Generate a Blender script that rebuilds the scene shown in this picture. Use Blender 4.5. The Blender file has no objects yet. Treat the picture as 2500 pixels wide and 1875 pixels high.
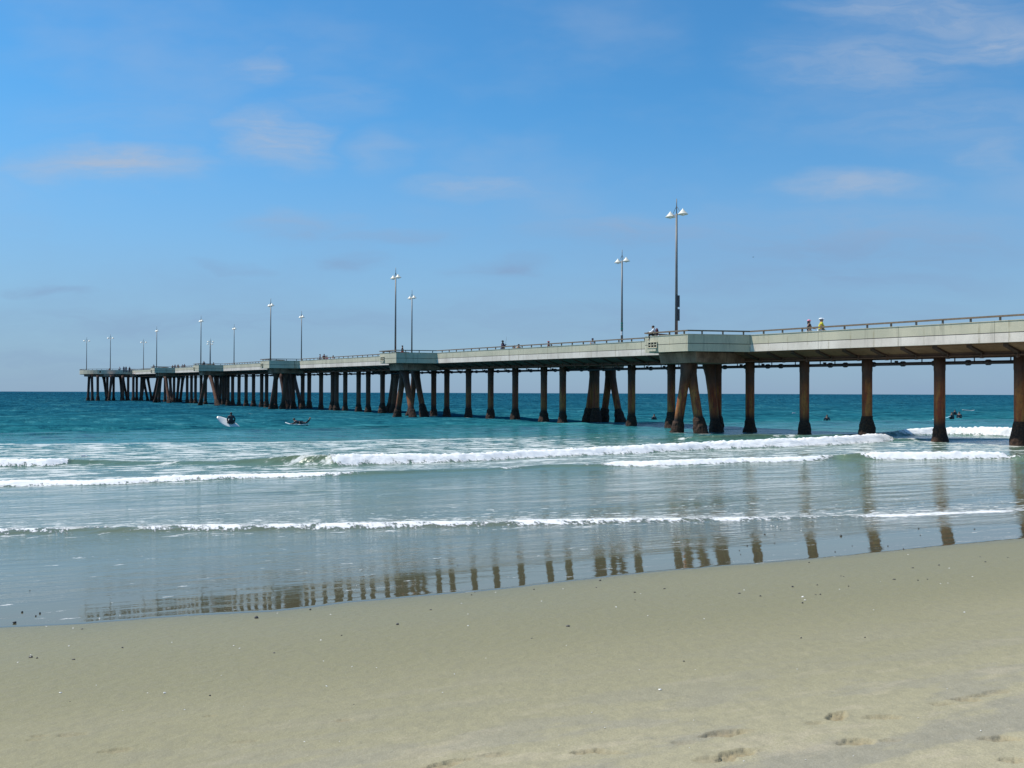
import bpy, bmesh, math, random
import numpy as np
from mathutils import Vector, Matrix, Quaternion
R = math.radians
scene = bpy.context.scene
COL = scene.collection

# ------------------------------------------------------------------ camera
CH = 2.9                                   # lens height above still water
F = 2430.6                                 # focal length in photo pixels (photo is 2500 wide)
PITCH, ROLL = R(0.467), R(0.195)
fw = Vector((0, math.cos(PITCH), math.sin(PITCH)))
r0 = Vector((1, 0, 0)); u0 = r0.cross(fw)
rt = r0 * math.cos(ROLL) + u0 * math.sin(ROLL)
up = rt.cross(fw)
cam_data = bpy.data.cameras.new("camera")
cam = bpy.data.objects.new("camera", cam_data); COL.objects.link(cam)
m = Matrix((rt, up, -fw)).transposed().to_4x4(); m.translation = Vector((0, 0, CH))
cam.matrix_world = m
cam_data.sensor_width = 36; cam_data.lens = 36 * F / 2500
cam_data.clip_start = 0.1; cam_data.clip_end = 30000
scene.camera = cam

# ------------------------------------------------------------------ sun and sky
EL = R(57)
S = Vector((-0.97 * math.cos(EL), 0.24 * math.cos(EL), math.sin(EL))).normalized()
sun_d = bpy.data.lights.new("sun", 'SUN'); sun_d.energy = 4.7; sun_d.angle = R(0.5); sun_d.color = (1.0, 0.95, 0.86)
sun = bpy.data.objects.new("sun", sun_d); COL.objects.link(sun)
sun.rotation_euler = S.to_track_quat('Z', 'Y').to_euler(); sun.location = (0, 0, 50)

world = bpy.data.worlds.new("World"); scene.world = world; world.use_nodes = True
nt = world.node_tree; nt.nodes.clear()
def N(nt, t, **kw):
    n = nt.nodes.new(t)
    for k, v in kw.items(): setattr(n, k, v)
    return n
def mathn(nt, op, a, b=None, c=None, clamp=False):
    n = N(nt, 'ShaderNodeMath', operation=op, use_clamp=clamp)
    for i, x in enumerate((a, b, c)):
        if x is None: continue
        if isinstance(x, (int, float)): n.inputs[i].default_value = x
        else: nt.links.new(x, n.inputs[i])
    return n.outputs[0]
def mixc(nt, f, a, b, blend='MIX'):
    n = N(nt, 'ShaderNodeMix', data_type='RGBA', blend_type=blend)
    for i, x in ((0, f), (6, a), (7, b)):
        if isinstance(x, (int, float)): n.inputs[i].default_value = x
        elif isinstance(x, tuple): n.inputs[i].default_value = (*x, 1) if len(x) == 3 else x
        else: nt.links.new(x, n.inputs[i])
    return n.outputs[2]
def maprange(nt, x, a, b, c=0.0, d=1.0, smooth=True):
    n = N(nt, 'ShaderNodeMapRange', interpolation_type='SMOOTHSTEP' if smooth else 'LINEAR')
    nt.links.new(x, n.inputs[0])
    for i, v in zip((1, 2, 3, 4), (a, b, c, d)): n.inputs[i].default_value = v
    return n.outputs[0]
def noise(nt, vec, scale, detail=4, rough=0.55, sc3=None, off=None):
    if sc3 or off:
        mp = N(nt, 'ShaderNodeMapping'); nt.links.new(vec, mp.inputs[0])
        if sc3: mp.inputs[3].default_value = sc3
        if off: mp.inputs[1].default_value = off
        vec = mp.outputs[0]
    n = N(nt, 'ShaderNodeTexNoise'); n.inputs['Scale'].default_value = scale
    n.inputs['Detail'].default_value = detail; n.inputs['Roughness'].default_value = rough
    nt.links.new(vec, n.inputs['Vector'])
    return n.outputs['Fac']

sky = N(nt, 'ShaderNodeTexSky', sky_type='NISHITA', sun_disc=False)
sky.sun_elevation = EL; sky.sun_rotation = math.atan2(S.x, S.y)
sky.altitude = 0; sky.air_density = 1.0; sky.dust_density = 0.6; sky.ozone_density = 2.2
tc = N(nt, 'ShaderNodeTexCoord')
sep = N(nt, 'ShaderNodeSeparateXYZ'); nt.links.new(tc.outputs['Generated'], sep.inputs[0])
yy = mathn(nt, 'MAXIMUM', sep.outputs[1], 0.05)
az = mathn(nt, 'DIVIDE', sep.outputs[0], yy); el = mathn(nt, 'DIVIDE', sep.outputs[2], yy)
comb = N(nt, 'ShaderNodeCombineXYZ'); nt.links.new(az, comb.inputs[0]); nt.links.new(el, comb.inputs[1])
P = comb.outputs[0]
wn = N(nt, 'ShaderNodeTexNoise'); wn.inputs['Scale'].default_value = 9; wn.inputs['Detail'].default_value = 6
mpw = N(nt, 'ShaderNodeMapping'); mpw.inputs[3].default_value = (1, 2.6, 1); nt.links.new(P, mpw.inputs[0])
nt.links.new(mpw.outputs[0], wn.inputs['Vector'])
wv = N(nt, 'ShaderNodeVectorMath', operation='MULTIPLY_ADD')
nt.links.new(wn.outputs['Color'], wv.inputs[0]); wv.inputs[1].default_value = (0.16, 0.045, 0); wv.inputs[2].default_value = (-0.08, -0.0225, 0)
wadd = N(nt, 'ShaderNodeVectorMath', operation='ADD'); nt.links.new(P, wadd.inputs[0]); nt.links.new(wv.outputs[0], wadd.inputs[1])
WP = wadd.outputs[0]
# soft thin clouds, given as directions (tangent of azimuth, tangent of elevation), half widths, weight
clouds = []
for (x, y, wx, wy, k) in [(240,360,190,42,.85),(600,300,95,58,.75),(560,150,75,42,.4),(720,215,120,45,.2),(820,325,80,38,.25),(1030,408,150,28,.45),
                          (650,487,130,28,.5),(880,505,140,18,.33),(1095,575,100,26,.5),(765,562,80,24,.4),(1860,396,150,30,.55),
                          (1380,500,210,36,.5),(1850,520,420,75,.42),(1750,600,420,40,.35),(2150,85,170,55,.62),(1900,130,260,75,.42),(1980,20,220,45,.55),
                          (90,632,110,14,.5),(500,580,80,18,.28),(400,700,700,46,.36),(2170,330,90,50,.3),(1500,690,900,50,.3),(60,780,420,60,.3),(330,250,260,60,.16),(2050,260,300,60,.26)]:
    clouds.append(((x-1106)/2150, (847-y)/2150, wx/2150, wy/2150, k))
acc = None
for cx, cy, rx, ry, k in clouds:
    vs = N(nt, 'ShaderNodeVectorMath', operation='SUBTRACT'); nt.links.new(WP, vs.inputs[0]); vs.inputs[1].default_value = (cx, cy, 0)
    vm = N(nt, 'ShaderNodeVectorMath', operation='MULTIPLY'); nt.links.new(vs.outputs[0], vm.inputs[0]); vm.inputs[1].default_value = (1/rx/1.45, 1/ry/1.45, 0)
    vl = N(nt, 'ShaderNodeVectorMath', operation='LENGTH'); nt.links.new(vm.outputs[0], vl.inputs[0])
    f = maprange(nt, vl.outputs['Value'], 1.15, 0.0, 0.0, k)
    acc = f if acc is None else mathn(nt, 'MAXIMUM', acc, f)
fine = noise(nt, WP, 11, 8, 0.62, (1, 4.5, 1))
acc = mathn(nt, 'MULTIPLY', acc, maprange(nt, fine, 0.3, 0.65, 0.5, 1.3))
broad = maprange(nt, noise(nt, P, 3.5, 5, 0.55, (1, 2.2, 1)), 0.42, 0.75, 0, 0.30)
acc = mathn(nt, 'MAXIMUM', acc, broad)
acc = mathn(nt, 'MULTIPLY', acc, 1.12)
front = maprange(nt, sep.outputs[1], 0.05, 0.3)
acc = mathn(nt, 'MULTIPLY', acc, front, clamp=True)
bal = mixc(nt, 1.0, sky.outputs[0], (0.47, 1.09, 1.43), 'MULTIPLY')
# pale band of sea air along the horizon
hz = maprange(nt, sep.outputs[2], 0.30, 0.0, 0.0, 1.0)
hz = mathn(nt, 'MULTIPLY', hz, 0.72)
bal = mixc(nt, hz, bal, (3.25, 4.05, 5.9))
ccol = mixc(nt, maprange(nt, el, 0.13, 0.21), (2.35, 3.45, 5.4), (4.05, 4.95, 6.4))
skyc = mixc(nt, mathn(nt, 'MULTIPLY', acc, 0.86), bal, ccol)
bg = N(nt, 'ShaderNodeBackground'); nt.links.new(skyc, bg.inputs[0]); bg.inputs[1].default_value = 0.1
wo = N(nt, 'ShaderNodeOutputWorld'); nt.links.new(bg.outputs[0], wo.inputs[0])

scene.view_settings.view_transform = 'Standard'; scene.view_settings.look = 'None'
scene.view_settings.exposure = 0.0; scene.view_settings.gamma = 1.0

# ------------------------------------------------------------------ helpers
def tag(o, label=None, cat=None, group=None, kind=None):
    if label: o['label'] = label
    if cat: o['category'] = cat
    if group: o['group'] = group
    if kind: o['kind'] = kind
    return o
def empty(name, loc=(0, 0, 0), rz=0):
    o = bpy.data.objects.new(name, None); COL.objects.link(o); o.location = loc; o.rotation_euler = (0, 0, rz)
    o.empty_display_size = 0.3
    return o
class MB:
    """collects faces, then links them as one mesh object"""
    def __init__(s): s.v = []; s.f = []
    def add(s, vs, fs):
        n = len(s.v); s.v += [tuple(p) for p in vs]; s.f += [tuple(i + n for i in q) for q in fs]
    def box(s, c, sx, sy, sz, ax=None, ay=None, az=None):
        ax = ax or Vector((1, 0, 0)); ay = ay or Vector((0, 1, 0)); az = az or Vector((0, 0, 1)); c = Vector(c)
        vs = [c + ax*(i*sx/2) + ay*(j*sy/2) + az*(k*sz/2) for i in (-1, 1) for j in (-1, 1) for k in (-1, 1)]
        s.add(vs, [(0, 1, 3, 2), (4, 6, 7, 5), (0, 4, 5, 1), (2, 3, 7, 6), (0, 2, 6, 4), (1, 5, 7, 3)])
    def tube(s, pts, rad, n=10, cap=True, jit=0, rng=None):
        pts = [Vector(p) for p in pts]; base = len(s.v)
        if not isinstance(rad, (list, tuple)): rad = [rad]*len(pts)
        for i, p in enumerate(pts):
            d = (pts[min(i+1, len(pts)-1)] - pts[max(i-1, 0)]).normalized()
            a = d.cross(Vector((0, 0, 1)));
            if a.length < 1e-3: a = Vector((1, 0, 0))
            a.normalize(); b = d.cross(a)
            for k in range(n):
                t = 2*math.pi*k/n; r = rad[i]*(1 + (rng.uniform(-jit, jit) if jit else 0))
                s.v.append(tuple(p + (a*math.cos(t) + b*math.sin(t))*r))
        for i in range(len(pts)-1):
            for k in range(n):
                s.f.append((base+i*n+k, base+i*n+(k+1) % n, base+(i+1)*n+(k+1) % n, base+(i+1)*n+k))
        if cap:
            s.f.append(tuple(base+k for k in range(n))[::-1]); s.f.append(tuple(base+(len(pts)-1)*n+k for k in range(n)))
    def ellipsoid(s, c, rx, ry, rz, nu=10, nv=7, z0=-1.0, rot=None):
        base = len(s.v); c = Vector(c)
        th0 = math.acos(max(-1, min(1, z0)))
        for j in range(nv+1):
            th = th0*j/nv
            for k in range(nu):
                ph = 2*math.pi*k/nu
                p = Vector((rx*math.sin(th)*math.cos(ph), ry*math.sin(th)*math.sin(ph), rz*math.cos(th)))
                if rot: p = rot @ p
                s.v.append(tuple(c+p))
        for j in range(nv):
            for k in range(nu):
                s.f.append((base+j*nu+k, base+j*nu+(k+1) % nu, base+(j+1)*nu+(k+1) % nu, base+(j+1)*nu+k)[::-1])
    def build(s, name, mat, parent=None, smooth=False, bevel=0):
        me = bpy.data.meshes.new(name); me.from_pydata(s.v, [], s.f); me.validate(); me.update()
        bm = bmesh.new(); bm.from_mesh(me); bmesh.ops.recalc_face_normals(bm, faces=bm.faces)
        if bevel: bmesh.ops.bevel(bm, geom=[e for e in bm.edges if len(e.link_faces) == 2 and e.calc_face_angle(0) > 0.8], offset=bevel, segments=1, affect='EDGES')
        bm.to_mesh(me); bm.free()
        me.materials.append(mat)
        if smooth: me.polygons.foreach_set('use_smooth', [True]*len(me.polygons))
        o = bpy.data.objects.new(name, me); COL.objects.link(o)
        if parent: o.parent = parent
        return o
def children(o): return [c for c in bpy.data.objects if c.parent == o]
def copy_tree(o, parent=None, kids=None):
    c = o.copy(); COL.objects.link(c)
    if parent: c.parent = parent
    for ch in children(o): copy_tree(ch, c)
    return c

def vnoise(x, y, seed=0):
    xi = np.floor(x).astype(np.int64); yi = np.floor(y).astype(np.int64)
    fx = x - xi; fy = y - yi
    def h(a, b):
        n = (a*374761393 + b*668265263 + seed*1274126177) & 0x7fffffff
        n = ((n ^ (n >> 13))*1274126177) & 0x7fffffff
        return ((n ^ (n >> 16)) & 0xffff)/65535.0
    sx = fx*fx*(3-2*fx); sy = fy*fy*(3-2*fy)
    return (h(xi, yi)*(1-sx)+h(xi+1, yi)*sx)*(1-sy) + (h(xi, yi+1)*(1-sx)+h(xi+1, yi+1)*sx)*sy - 0.5
def fbm(x, y, oct=4, seed=0):
    a = 1; t = 0
    for o in range(oct):
        t = t + a*vnoise(x, y, seed+o*7); x = x*2.03+11.3; y = y*2.03+5.1; a *= 0.5
    return t
def sstep(x, a, b):
    t = np.clip((x-a)/(b-a), 0, 1); return t*t*(3-2*t)

# shore frame: s = metres seaward of the camera, v = metres along the shore
AL = R(26); CU, SU = math.cos(AL), math.sin(AL)
def to_sv(X, Y): return -SU*X + CU*Y, CU*X + SU*Y
def sand_z(s):
    s = np.asarray(s, dtype=float)
    low = np.interp(s, [-60, 0, 2, 4, 6, 7.5, 9], [3.2, 1.33, 1.24, 1.13, 0.97, 0.84, 0.6956])
    mid = 0.00526*np.clip(20.5-s, 0, 99)**2
    return np.where(s < 9, low, np.where(s < 19, mid, 0.0118 - 0.05*(s-19)))
def ray(x, y): return fw + rt*((x-1250)/F) - up*((y-937.5)/F)
def on_sand(x, y):
    """where the sight line of a photo pixel meets the beach"""
    d = ray(x, y); Z = 2.0
    for i in range(60):
        p = Vector((0, 0, CH)) + d*Z
        s, v = to_sv(p.x, p.y); g = max(float(sand_z(s)), 0.0) - p.z
        Z *= (CH - (p.z+g))/(CH-p.z) if CH-p.z > 1e-6 else 1
    p = Vector((0, 0, CH)) + d*Z
    return p
def on_sea(x, y, z=0.0):
    d = ray(x, y); t = (z-CH)/d.z
    return Vector((0, 0, CH)) + d*t

# ------------------------------------------------------------------ materials
def new_mat(name):
    mt = bpy.data.materials.new(name); mt.use_nodes = True; t = mt.node_tree
    b = t.nodes['Principled BSDF']; return mt, t, b
def plain(name, col, rough=0.6, metal=0, var=0.15, scale=6):
    mt, t, b = new_mat(name)
    g = N(t, 'ShaderNodeTexCoord'); n = noise(t, g.outputs['Object'], scale, 5)
    k = maprange(t, n, 0.25, 0.75, 1-var, 1+var, False)
    mx = N(t, 'ShaderNodeVectorMath', operation='SCALE'); mx.inputs[0].default_value = col; t.links.new(k, mx.inputs['Scale'])
    t.links.new(mx.outputs[0], b.inputs['Base Color']); b.inputs['Roughness'].default_value = rough; b.inputs['Metallic'].default_value = metal
    return mt
def concrete(name, c1, c2, streak=0.5, joints=0.0):
    """weathered concrete: object x runs along the piece, z up"""
    mt, t, b = new_mat(name)
    g = N(t, 'ShaderNodeTexCoord'); o = g.outputs['Object']
    big = noise(t, o, 0.35, 5, 0.6)
    st = noise(t, o, 1.0, 6, 0.65, (2.6, 2.6, 0.35))
    st2 = noise(t, o, 1.0, 5, 0.7, (9, 9, 0.8), (3, 1, 0))
    gr = noise(t, o, 14, 6, 0.7)
    c = mixc(t, maprange(t, big, 0.35, 0.65), c1, c2)
    c = mixc(t, maprange(t, st, 0.52, 0.72, 0, streak), c, tuple(x*0.62 for x in c1))
    c = mixc(t, maprange(t, st2, 0.56, 0.75, 0, streak*0.8), c, tuple(min(1, x*1.25) for x in c2))
    c = mixc(t, maprange(t, gr, 0.3, 0.7, 0, 0.35), c, tuple(x*0.75 for x in c1))
    if joints:
        sy = N(t, 'ShaderNodeSeparateXYZ'); t.links.new(o, sy.inputs[0])
        f2 = mathn(t, 'FRACT', mathn(t, 'DIVIDE', sy.outputs[0], 1.77))
        dr = mathn(t, 'MULTIPLY', mathn(t, 'LESS_THAN', f2, 0.07), maprange(t, noise(t, o, 1.0, 4, 0.6, (3, 3, 1.2), (5, 5, 5)), 0.42, 0.6, 0, 0.4))
        c = mixc(t, dr, c, (0.30, 0.23, 0.12))
        sx = N(t, 'ShaderNodeSeparateXYZ'); t.links.new(o, sx.inputs[0])
        fr = mathn(t, 'FRACT', mathn(t, 'DIVIDE', sx.outputs[0], joints))
        c = mixc(t, mathn(t, 'MULTIPLY', mathn(t, 'LESS_THAN', fr, 0.007), 0.6), c, tuple(x*0.3 for x in c1))
    t.links.new(c, b.inputs['Base Color']); b.inputs['Roughness'].default_value = 0.85
    bp = N(t, 'ShaderNodeBump'); bp.inputs['Strength'].default_value = 0.5; bp.inputs['Distance'].default_value = 0.02
    t.links.new(gr, bp.inputs['Height']); t.links.new(bp.outputs[0], b.inputs['Normal'])
    return mt
M = {}
M['parapet'] = concrete('parapet_concrete', (0.51, 0.47, 0.345), (0.64, 0.575, 0.42), 0.6, 6.2)
M['edge'] = concrete('edge_beam_concrete', (0.67, 0.58, 0.49), (0.86, 0.76, 0.65), 0.5, 6.2)
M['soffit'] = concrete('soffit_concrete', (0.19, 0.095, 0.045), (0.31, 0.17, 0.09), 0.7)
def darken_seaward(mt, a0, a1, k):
    # shade under the deck painted into the colour, deepening along the pier
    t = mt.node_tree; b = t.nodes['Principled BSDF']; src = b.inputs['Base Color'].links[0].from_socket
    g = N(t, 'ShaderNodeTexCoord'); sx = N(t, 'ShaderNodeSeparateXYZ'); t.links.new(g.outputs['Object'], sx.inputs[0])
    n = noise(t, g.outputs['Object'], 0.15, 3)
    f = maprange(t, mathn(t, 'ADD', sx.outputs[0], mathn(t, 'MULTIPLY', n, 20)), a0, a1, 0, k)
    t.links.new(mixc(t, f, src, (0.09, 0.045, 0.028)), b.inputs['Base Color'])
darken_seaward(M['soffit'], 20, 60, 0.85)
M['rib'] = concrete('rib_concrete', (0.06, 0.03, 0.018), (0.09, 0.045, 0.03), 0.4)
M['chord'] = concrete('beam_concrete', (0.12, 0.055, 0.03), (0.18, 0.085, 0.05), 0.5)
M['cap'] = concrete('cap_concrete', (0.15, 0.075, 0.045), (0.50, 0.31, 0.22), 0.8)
M['pave'] = concrete('deck_concrete', (0.36, 0.34, 0.30), (0.42, 0.40, 0.35), 0.1)
M['rail'] = plain('weathered_timber', (0.20, 0.14, 0.09), 0.8, 0, 0.3, 5)
M['post'] = plain('post_steel', (0.20, 0.16, 0.13), 0.6, 0, 0.3, 9)
M['dark'] = plain('recess_shade', (0.03, 0.03, 0.028), 0.9)
M['pipe'] = plain('tarred_pipe', (0.035, 0.03, 0.04), 0.5, 0, 0.3)
M['bracket'] = plain('rusty_bracket', (0.12, 0.055, 0.03), 0.7, 0, 0.4)
M['pole'] = plain('pole_paint', (0.155, 0.15, 0.14), 0.45, 0, 0.2, 3)
M['shade'] = plain('shade_enamel', (0.78, 0.74, 0.62), 0.4, 0, 0.06)
M['sign'] = plain('sign_back', (0.03, 0.04, 0.05), 0.5)
M['white'] = plain('white_paint', (0.8, 0.8, 0.78), 0.4, 0, 0.05)
M['green'] = plain('green_sticker', (0.02, 0.22, 0.15), 0.5)
M['skin'] = plain('skin', (0.42, 0.22, 0.14), 0.6, 0, 0.05)
M['skin_dark'] = plain('skin_deep', (0.16, 0.075, 0.05), 0.6, 0, 0.05)
M['hair'] = plain('dark_hair', (0.02, 0.014, 0.012), 0.6)
M['wetsuit'] = plain('black_neoprene', (0.012, 0.014, 0.022), 0.4)
M['yellow'] = plain('yellow_cloth', (0.78, 0.68, 0.06), 0.8, 0, 0.06)
M['cap_white'] = plain('white_cloth', (0.85, 0.85, 0.85), 0.8, 0, 0.04)
M['pink'] = plain('pink_cloth', (0.85, 0.30, 0.38), 0.8, 0, 0.05)
M['maroon'] = plain('maroon_cloth', (0.10, 0.025, 0.04), 0.8)
M['black'] = plain('black_cloth', (0.02, 0.02, 0.025), 0.8)
M['navy'] = plain('navy_cloth', (0.03, 0.035, 0.09), 0.8)
M['purple'] = plain('purple_cloth', (0.045, 0.03, 0.08), 0.8)
M['greyc'] = plain('grey_cloth', (0.35, 0.38, 0.42), 0.8)
M['orange'] = plain('pale_orange_cloth', (0.80, 0.50, 0.25), 0.8)
M['red'] = plain('red_cloth', (0.38, 0.04, 0.03), 0.8)
M['board'] = plain('board_glass', (0.82, 0.80, 0.74), 0.25, 0, 0.03)
M['board_blue'] = plain('pale_blue_board', (0.45, 0.72, 0.80), 0.25, 0, 0.03)
M['stone'] = plain('dark_pebble', (0.045, 0.04, 0.04), 0.5, 0, 0.4, 30)
M['shell'] = plain('white_shell', (0.80, 0.76, 0.70), 0.45, 0, 0.15, 40)
M['feather_w'] = plain('white_feathers', (0.8, 0.8, 0.8), 0.7)
M['feather_d'] = plain('dark_feathers', (0.03, 0.03, 0.035), 0.7)

def pile_material():
    mt, t, b = new_mat('stained_pile')
    g = N(t, 'ShaderNodeNewGeometry'); p = g.outputs['Position']
    sp = N(t, 'ShaderNodeSeparateXYZ'); t.links.new(p, sp.inputs[0]); z = sp.outputs[2]
    n1 = noise(t, p, 1.0, 5, 0.6, (1.6, 1.6, 0.5)); n2 = noise(t, p, 5, 6, 0.7)
    n3 = noise(t, p, 1.0, 4, 0.6, (4, 4, 0.45), (7, 2, 1))
    c = mixc(t, maprange(t, n1, 0.35, 0.65), (0.065, 0.027, 0.018), (0.135, 0.062, 0.040))
    zz = mathn(t, 'ADD', z, mathn(t, 'MULTIPLY', n1, 1.6))
    band = mathn(t, 'MULTIPLY', maprange(t, zz, 1.3, 1.9), maprange(t, zz, 5.0, 3.4))
    rust = mixc(t, maprange(t, n3, 0.35, 0.65), (0.38, 0.062, 0.018), (0.46, 0.18, 0.045))
    band = mathn(t, 'MULTIPLY', band, maprange(t, sp.outputs[1], 150, 75, 0.12, 1.0))
    c = mixc(t, mathn(t, 'MULTIPLY', band, maprange(t, n3, 0.25, 0.6, 0.45, 1.0)), c, rust)
    c = mixc(t, maprange(t, mathn(t, 'ADD', z, mathn(t, 'MULTIPLY', n2, 0.5)), 1.9, 1.1), c, (0.028, 0.013, 0.009))
    c = mixc(t, maprange(t, n2, 0.45, 0.7, 0, 0.5), c, (0.06, 0.04, 0.03))
    t.links.new(c, b.inputs['Base Color']); b.inputs['Roughness'].default_value = 0.85
    bp = N(t, 'ShaderNodeBump'); bp.inputs['Strength'].default_value = 0.7; bp.inputs['Distance'].default_value = 0.04
    t.links.new(n2, bp.inputs['Height']); t.links.new(bp.outputs[0], b.inputs['Normal'])
    return mt
M['pile'] = pile_material()
def crust_material():
    mt, t, b = new_mat('mussel_crust')
    g = N(t, 'ShaderNodeNewGeometry')
    n = noise(t, g.outputs['Position'], 9, 6, 0.7)
    c = mixc(t, maprange(t, n, 0.35, 0.7), (0.018, 0.009, 0.006), (0.090, 0.042, 0.021))
    t.links.new(c, b.inputs['Base Color']); b.inputs['Roughness'].default_value = 0.9
    bp = N(t, 'ShaderNodeBump'); bp.inputs['Strength'].default_value = 1; bp.inputs['Distance'].default_value = 0.08
    t.links.new(n, bp.inputs['Height']); t.links.new(bp.outputs[0], b.inputs['Normal'])
    return mt
M['crust'] = crust_material()

# ------------------------------------------------------------------ sea colours, sand
def fan_rows():
    rows = [1.6]
    while rows[-1] < 9: rows.append(rows[-1] + 0.013*max(1, (rows[-1]/5)**1.4) if rows[-1] > 3.6 else rows[-1] + 0.05)
    while rows[-1] < 40: rows.append(rows[-1]*1.008)
    return rows
def fan_cols(n, inner=0.60, outer=5.0, k=22):
    c = list(np.linspace(-inner, inner, n))
    e = inner*np.exp(np.linspace(0, math.log(outer/inner), k+1))[1:]
    return np.array(list(-e[::-1]) + c + list(e))
def grid_mesh(name, X, Y, Z, mat, attrs=None, extra=None):
    nr, nc = X.shape
    co = np.stack([X, Y, Z], -1).reshape(-1, 3)
    idx = np.arange(nr*nc).reshape(nr, nc)
    q = np.stack([idx[:-1, :-1], idx[:-1, 1:], idx[1:, 1:], idx[1:, :-1]], -1).reshape(-1, 4)
    if extra is not None:
        q = np.concatenate([q, extra[1] + len(co)]); co = np.concatenate([co, extra[0]])
    me = bpy.data.meshes.new(name)
    me.vertices.add(len(co)); me.vertices.foreach_set('co', co.astype(np.float32).ravel())
    me.loops.add(q.size); me.loops.foreach_set('vertex_index', q.astype(np.int32).ravel())
    me.polygons.add(len(q)); me.polygons.foreach_set('loop_start', np.arange(0, q.size, 4, dtype=np.int32))
    me.polygons.foreach_set('loop_total', np.full(len(q), 4, dtype=np.int32))
    me.polygons.foreach_set('use_smooth', np.ones(len(q), dtype=bool))
    me.update(calc_edges=True)
    for k, a in (attrs or {}).items():
        a = a.reshape(-1)
        if extra is not None: a = np.concatenate([a, np.zeros(len(extra[0]))])
        at = me.attributes.new(k, 'FLOAT', 'POINT'); at.data.foreach_set('value', a.astype(np.float32))
    me.materials.append(mat)
    o = bpy.data.objects.new(name, me); COL.objects.link(o)
    return o

edge_px = [(-300,1556),(0,1534),(170,1525),(395,1508),(508,1500),(667,1491),(848,1469),(1130,1446),(1250,1436),(1532,1403),(1758,1381),(1984,1364),(2131,1350),(2306,1333),(2500,1313),(2800,1290)]
ev, es = zip(*[(lambda p: (to_sv(p.x, p.y)[1], to_sv(p.x, p.y)[0]))(on_sand(x, y)) for x, y in edge_px])

def edge_line(v): return np.interp(v, ev, es) + 0.16*fbm(v*0.55, v*0, 3, 31) + 0.05*fbm(v*3.1, v*0+4, 3, 33)
# --- footprints pressed into the damp sand (position, length, heading, depth)
foot_px = [(1773,1790,.30,.25,1),(2044,1748,.26,.9,1),(2150,1750,.24,.0,.7),(1801,1838,.26,.5,1),(1744,1854,.24,.1,.5),(2090,1809,.24,.1,.9),(2171,1807,.14,.0,.4),
           (2448,1803,.24,-.2,.8),(2352,1707,.22,.0,.9),(2397,1697,.2,.2,.6),(2437,1688,.2,.2,.5),(2304,1718,.2,.2,.5),(1434,1835,.2,.4,.8),(1486,1837,.18,-.2,.5),
           (1668,1812,.16,.2,.4),(1086,1867,.22,.5,.8),(1116,1857,.16,.3,.6),(1209,1842,.2,.2,.5),(282,1835,.2,.2,.5),(172,1795,.2,.1,.4),(98,1799,.14,.1,.4),(84,1809,.12,.1,.3),
           (842,1759,.14,.2,.5),(513,1750,.12,.1,.4),(599,1811,.14,.1,.3),(1990,1764,.16,.2,.4),(2470,1856,.18,.1,.6)]
rows = np.array(fan_rows()); cols = fan_cols(680, 0.56, 5.0, 20)
Yg, T = np.meshgrid(rows, cols, indexing='ij'); Xg = T*Yg
s_, v_ = to_sv(Xg, Yg)
Zs = sand_z(s_) + 0.010*fbm(s_*0.7, v_*0.25, 3, 3)*sstep(8.8 - s_, 0, 2) + 0.004*fbm(Xg*2.1, Yg*2.1, 3, 9)*sstep(9.5 - s_, 0, 1.5)
Zs += 0.0012*fbm(Xg*22, Yg*22, 2, 19)*sstep(10 - s_, 0, 1)
mud = np.zeros_like(Zs)
for (px, py, L, hd, dp) in foot_px:
    p = on_sand(px, py); ca, sa = math.cos(hd), math.sin(hd)
    L *= .88; dp *= 1.1
    dx = Xg-p.x; dy = Yg-p.y; near = (np.abs(dx) < .5) & (np.abs(dy) < .5)
    a = (dx*ca+dy*sa)[near]/(L*.5); b = (-dx*sa+dy*ca)[near]/(L*.24)
    wob = fbm(Xg[near]*16, Yg[near]*16, 3, 5)*0.9
    r = np.sqrt(a*a+b*b) + wob*.55
    inside = 1-sstep(r, .75, 1.0); rim = np.exp(-((r-1.08)/.16)**2)
    crumb = np.clip(fbm(Xg[near]*42, Yg[near]*42, 3, 77), -.5, .6)
    Zs[near] += dp*(-0.016*inside + 0.005*rim*(.4+wob) + 0.024*np.minimum(crumb, .12)*np.clip(1.3-r, 0, 1))
    mud[near] = np.maximum(mud[near], dp*np.clip(1.3-r, 0, 1))
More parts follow.
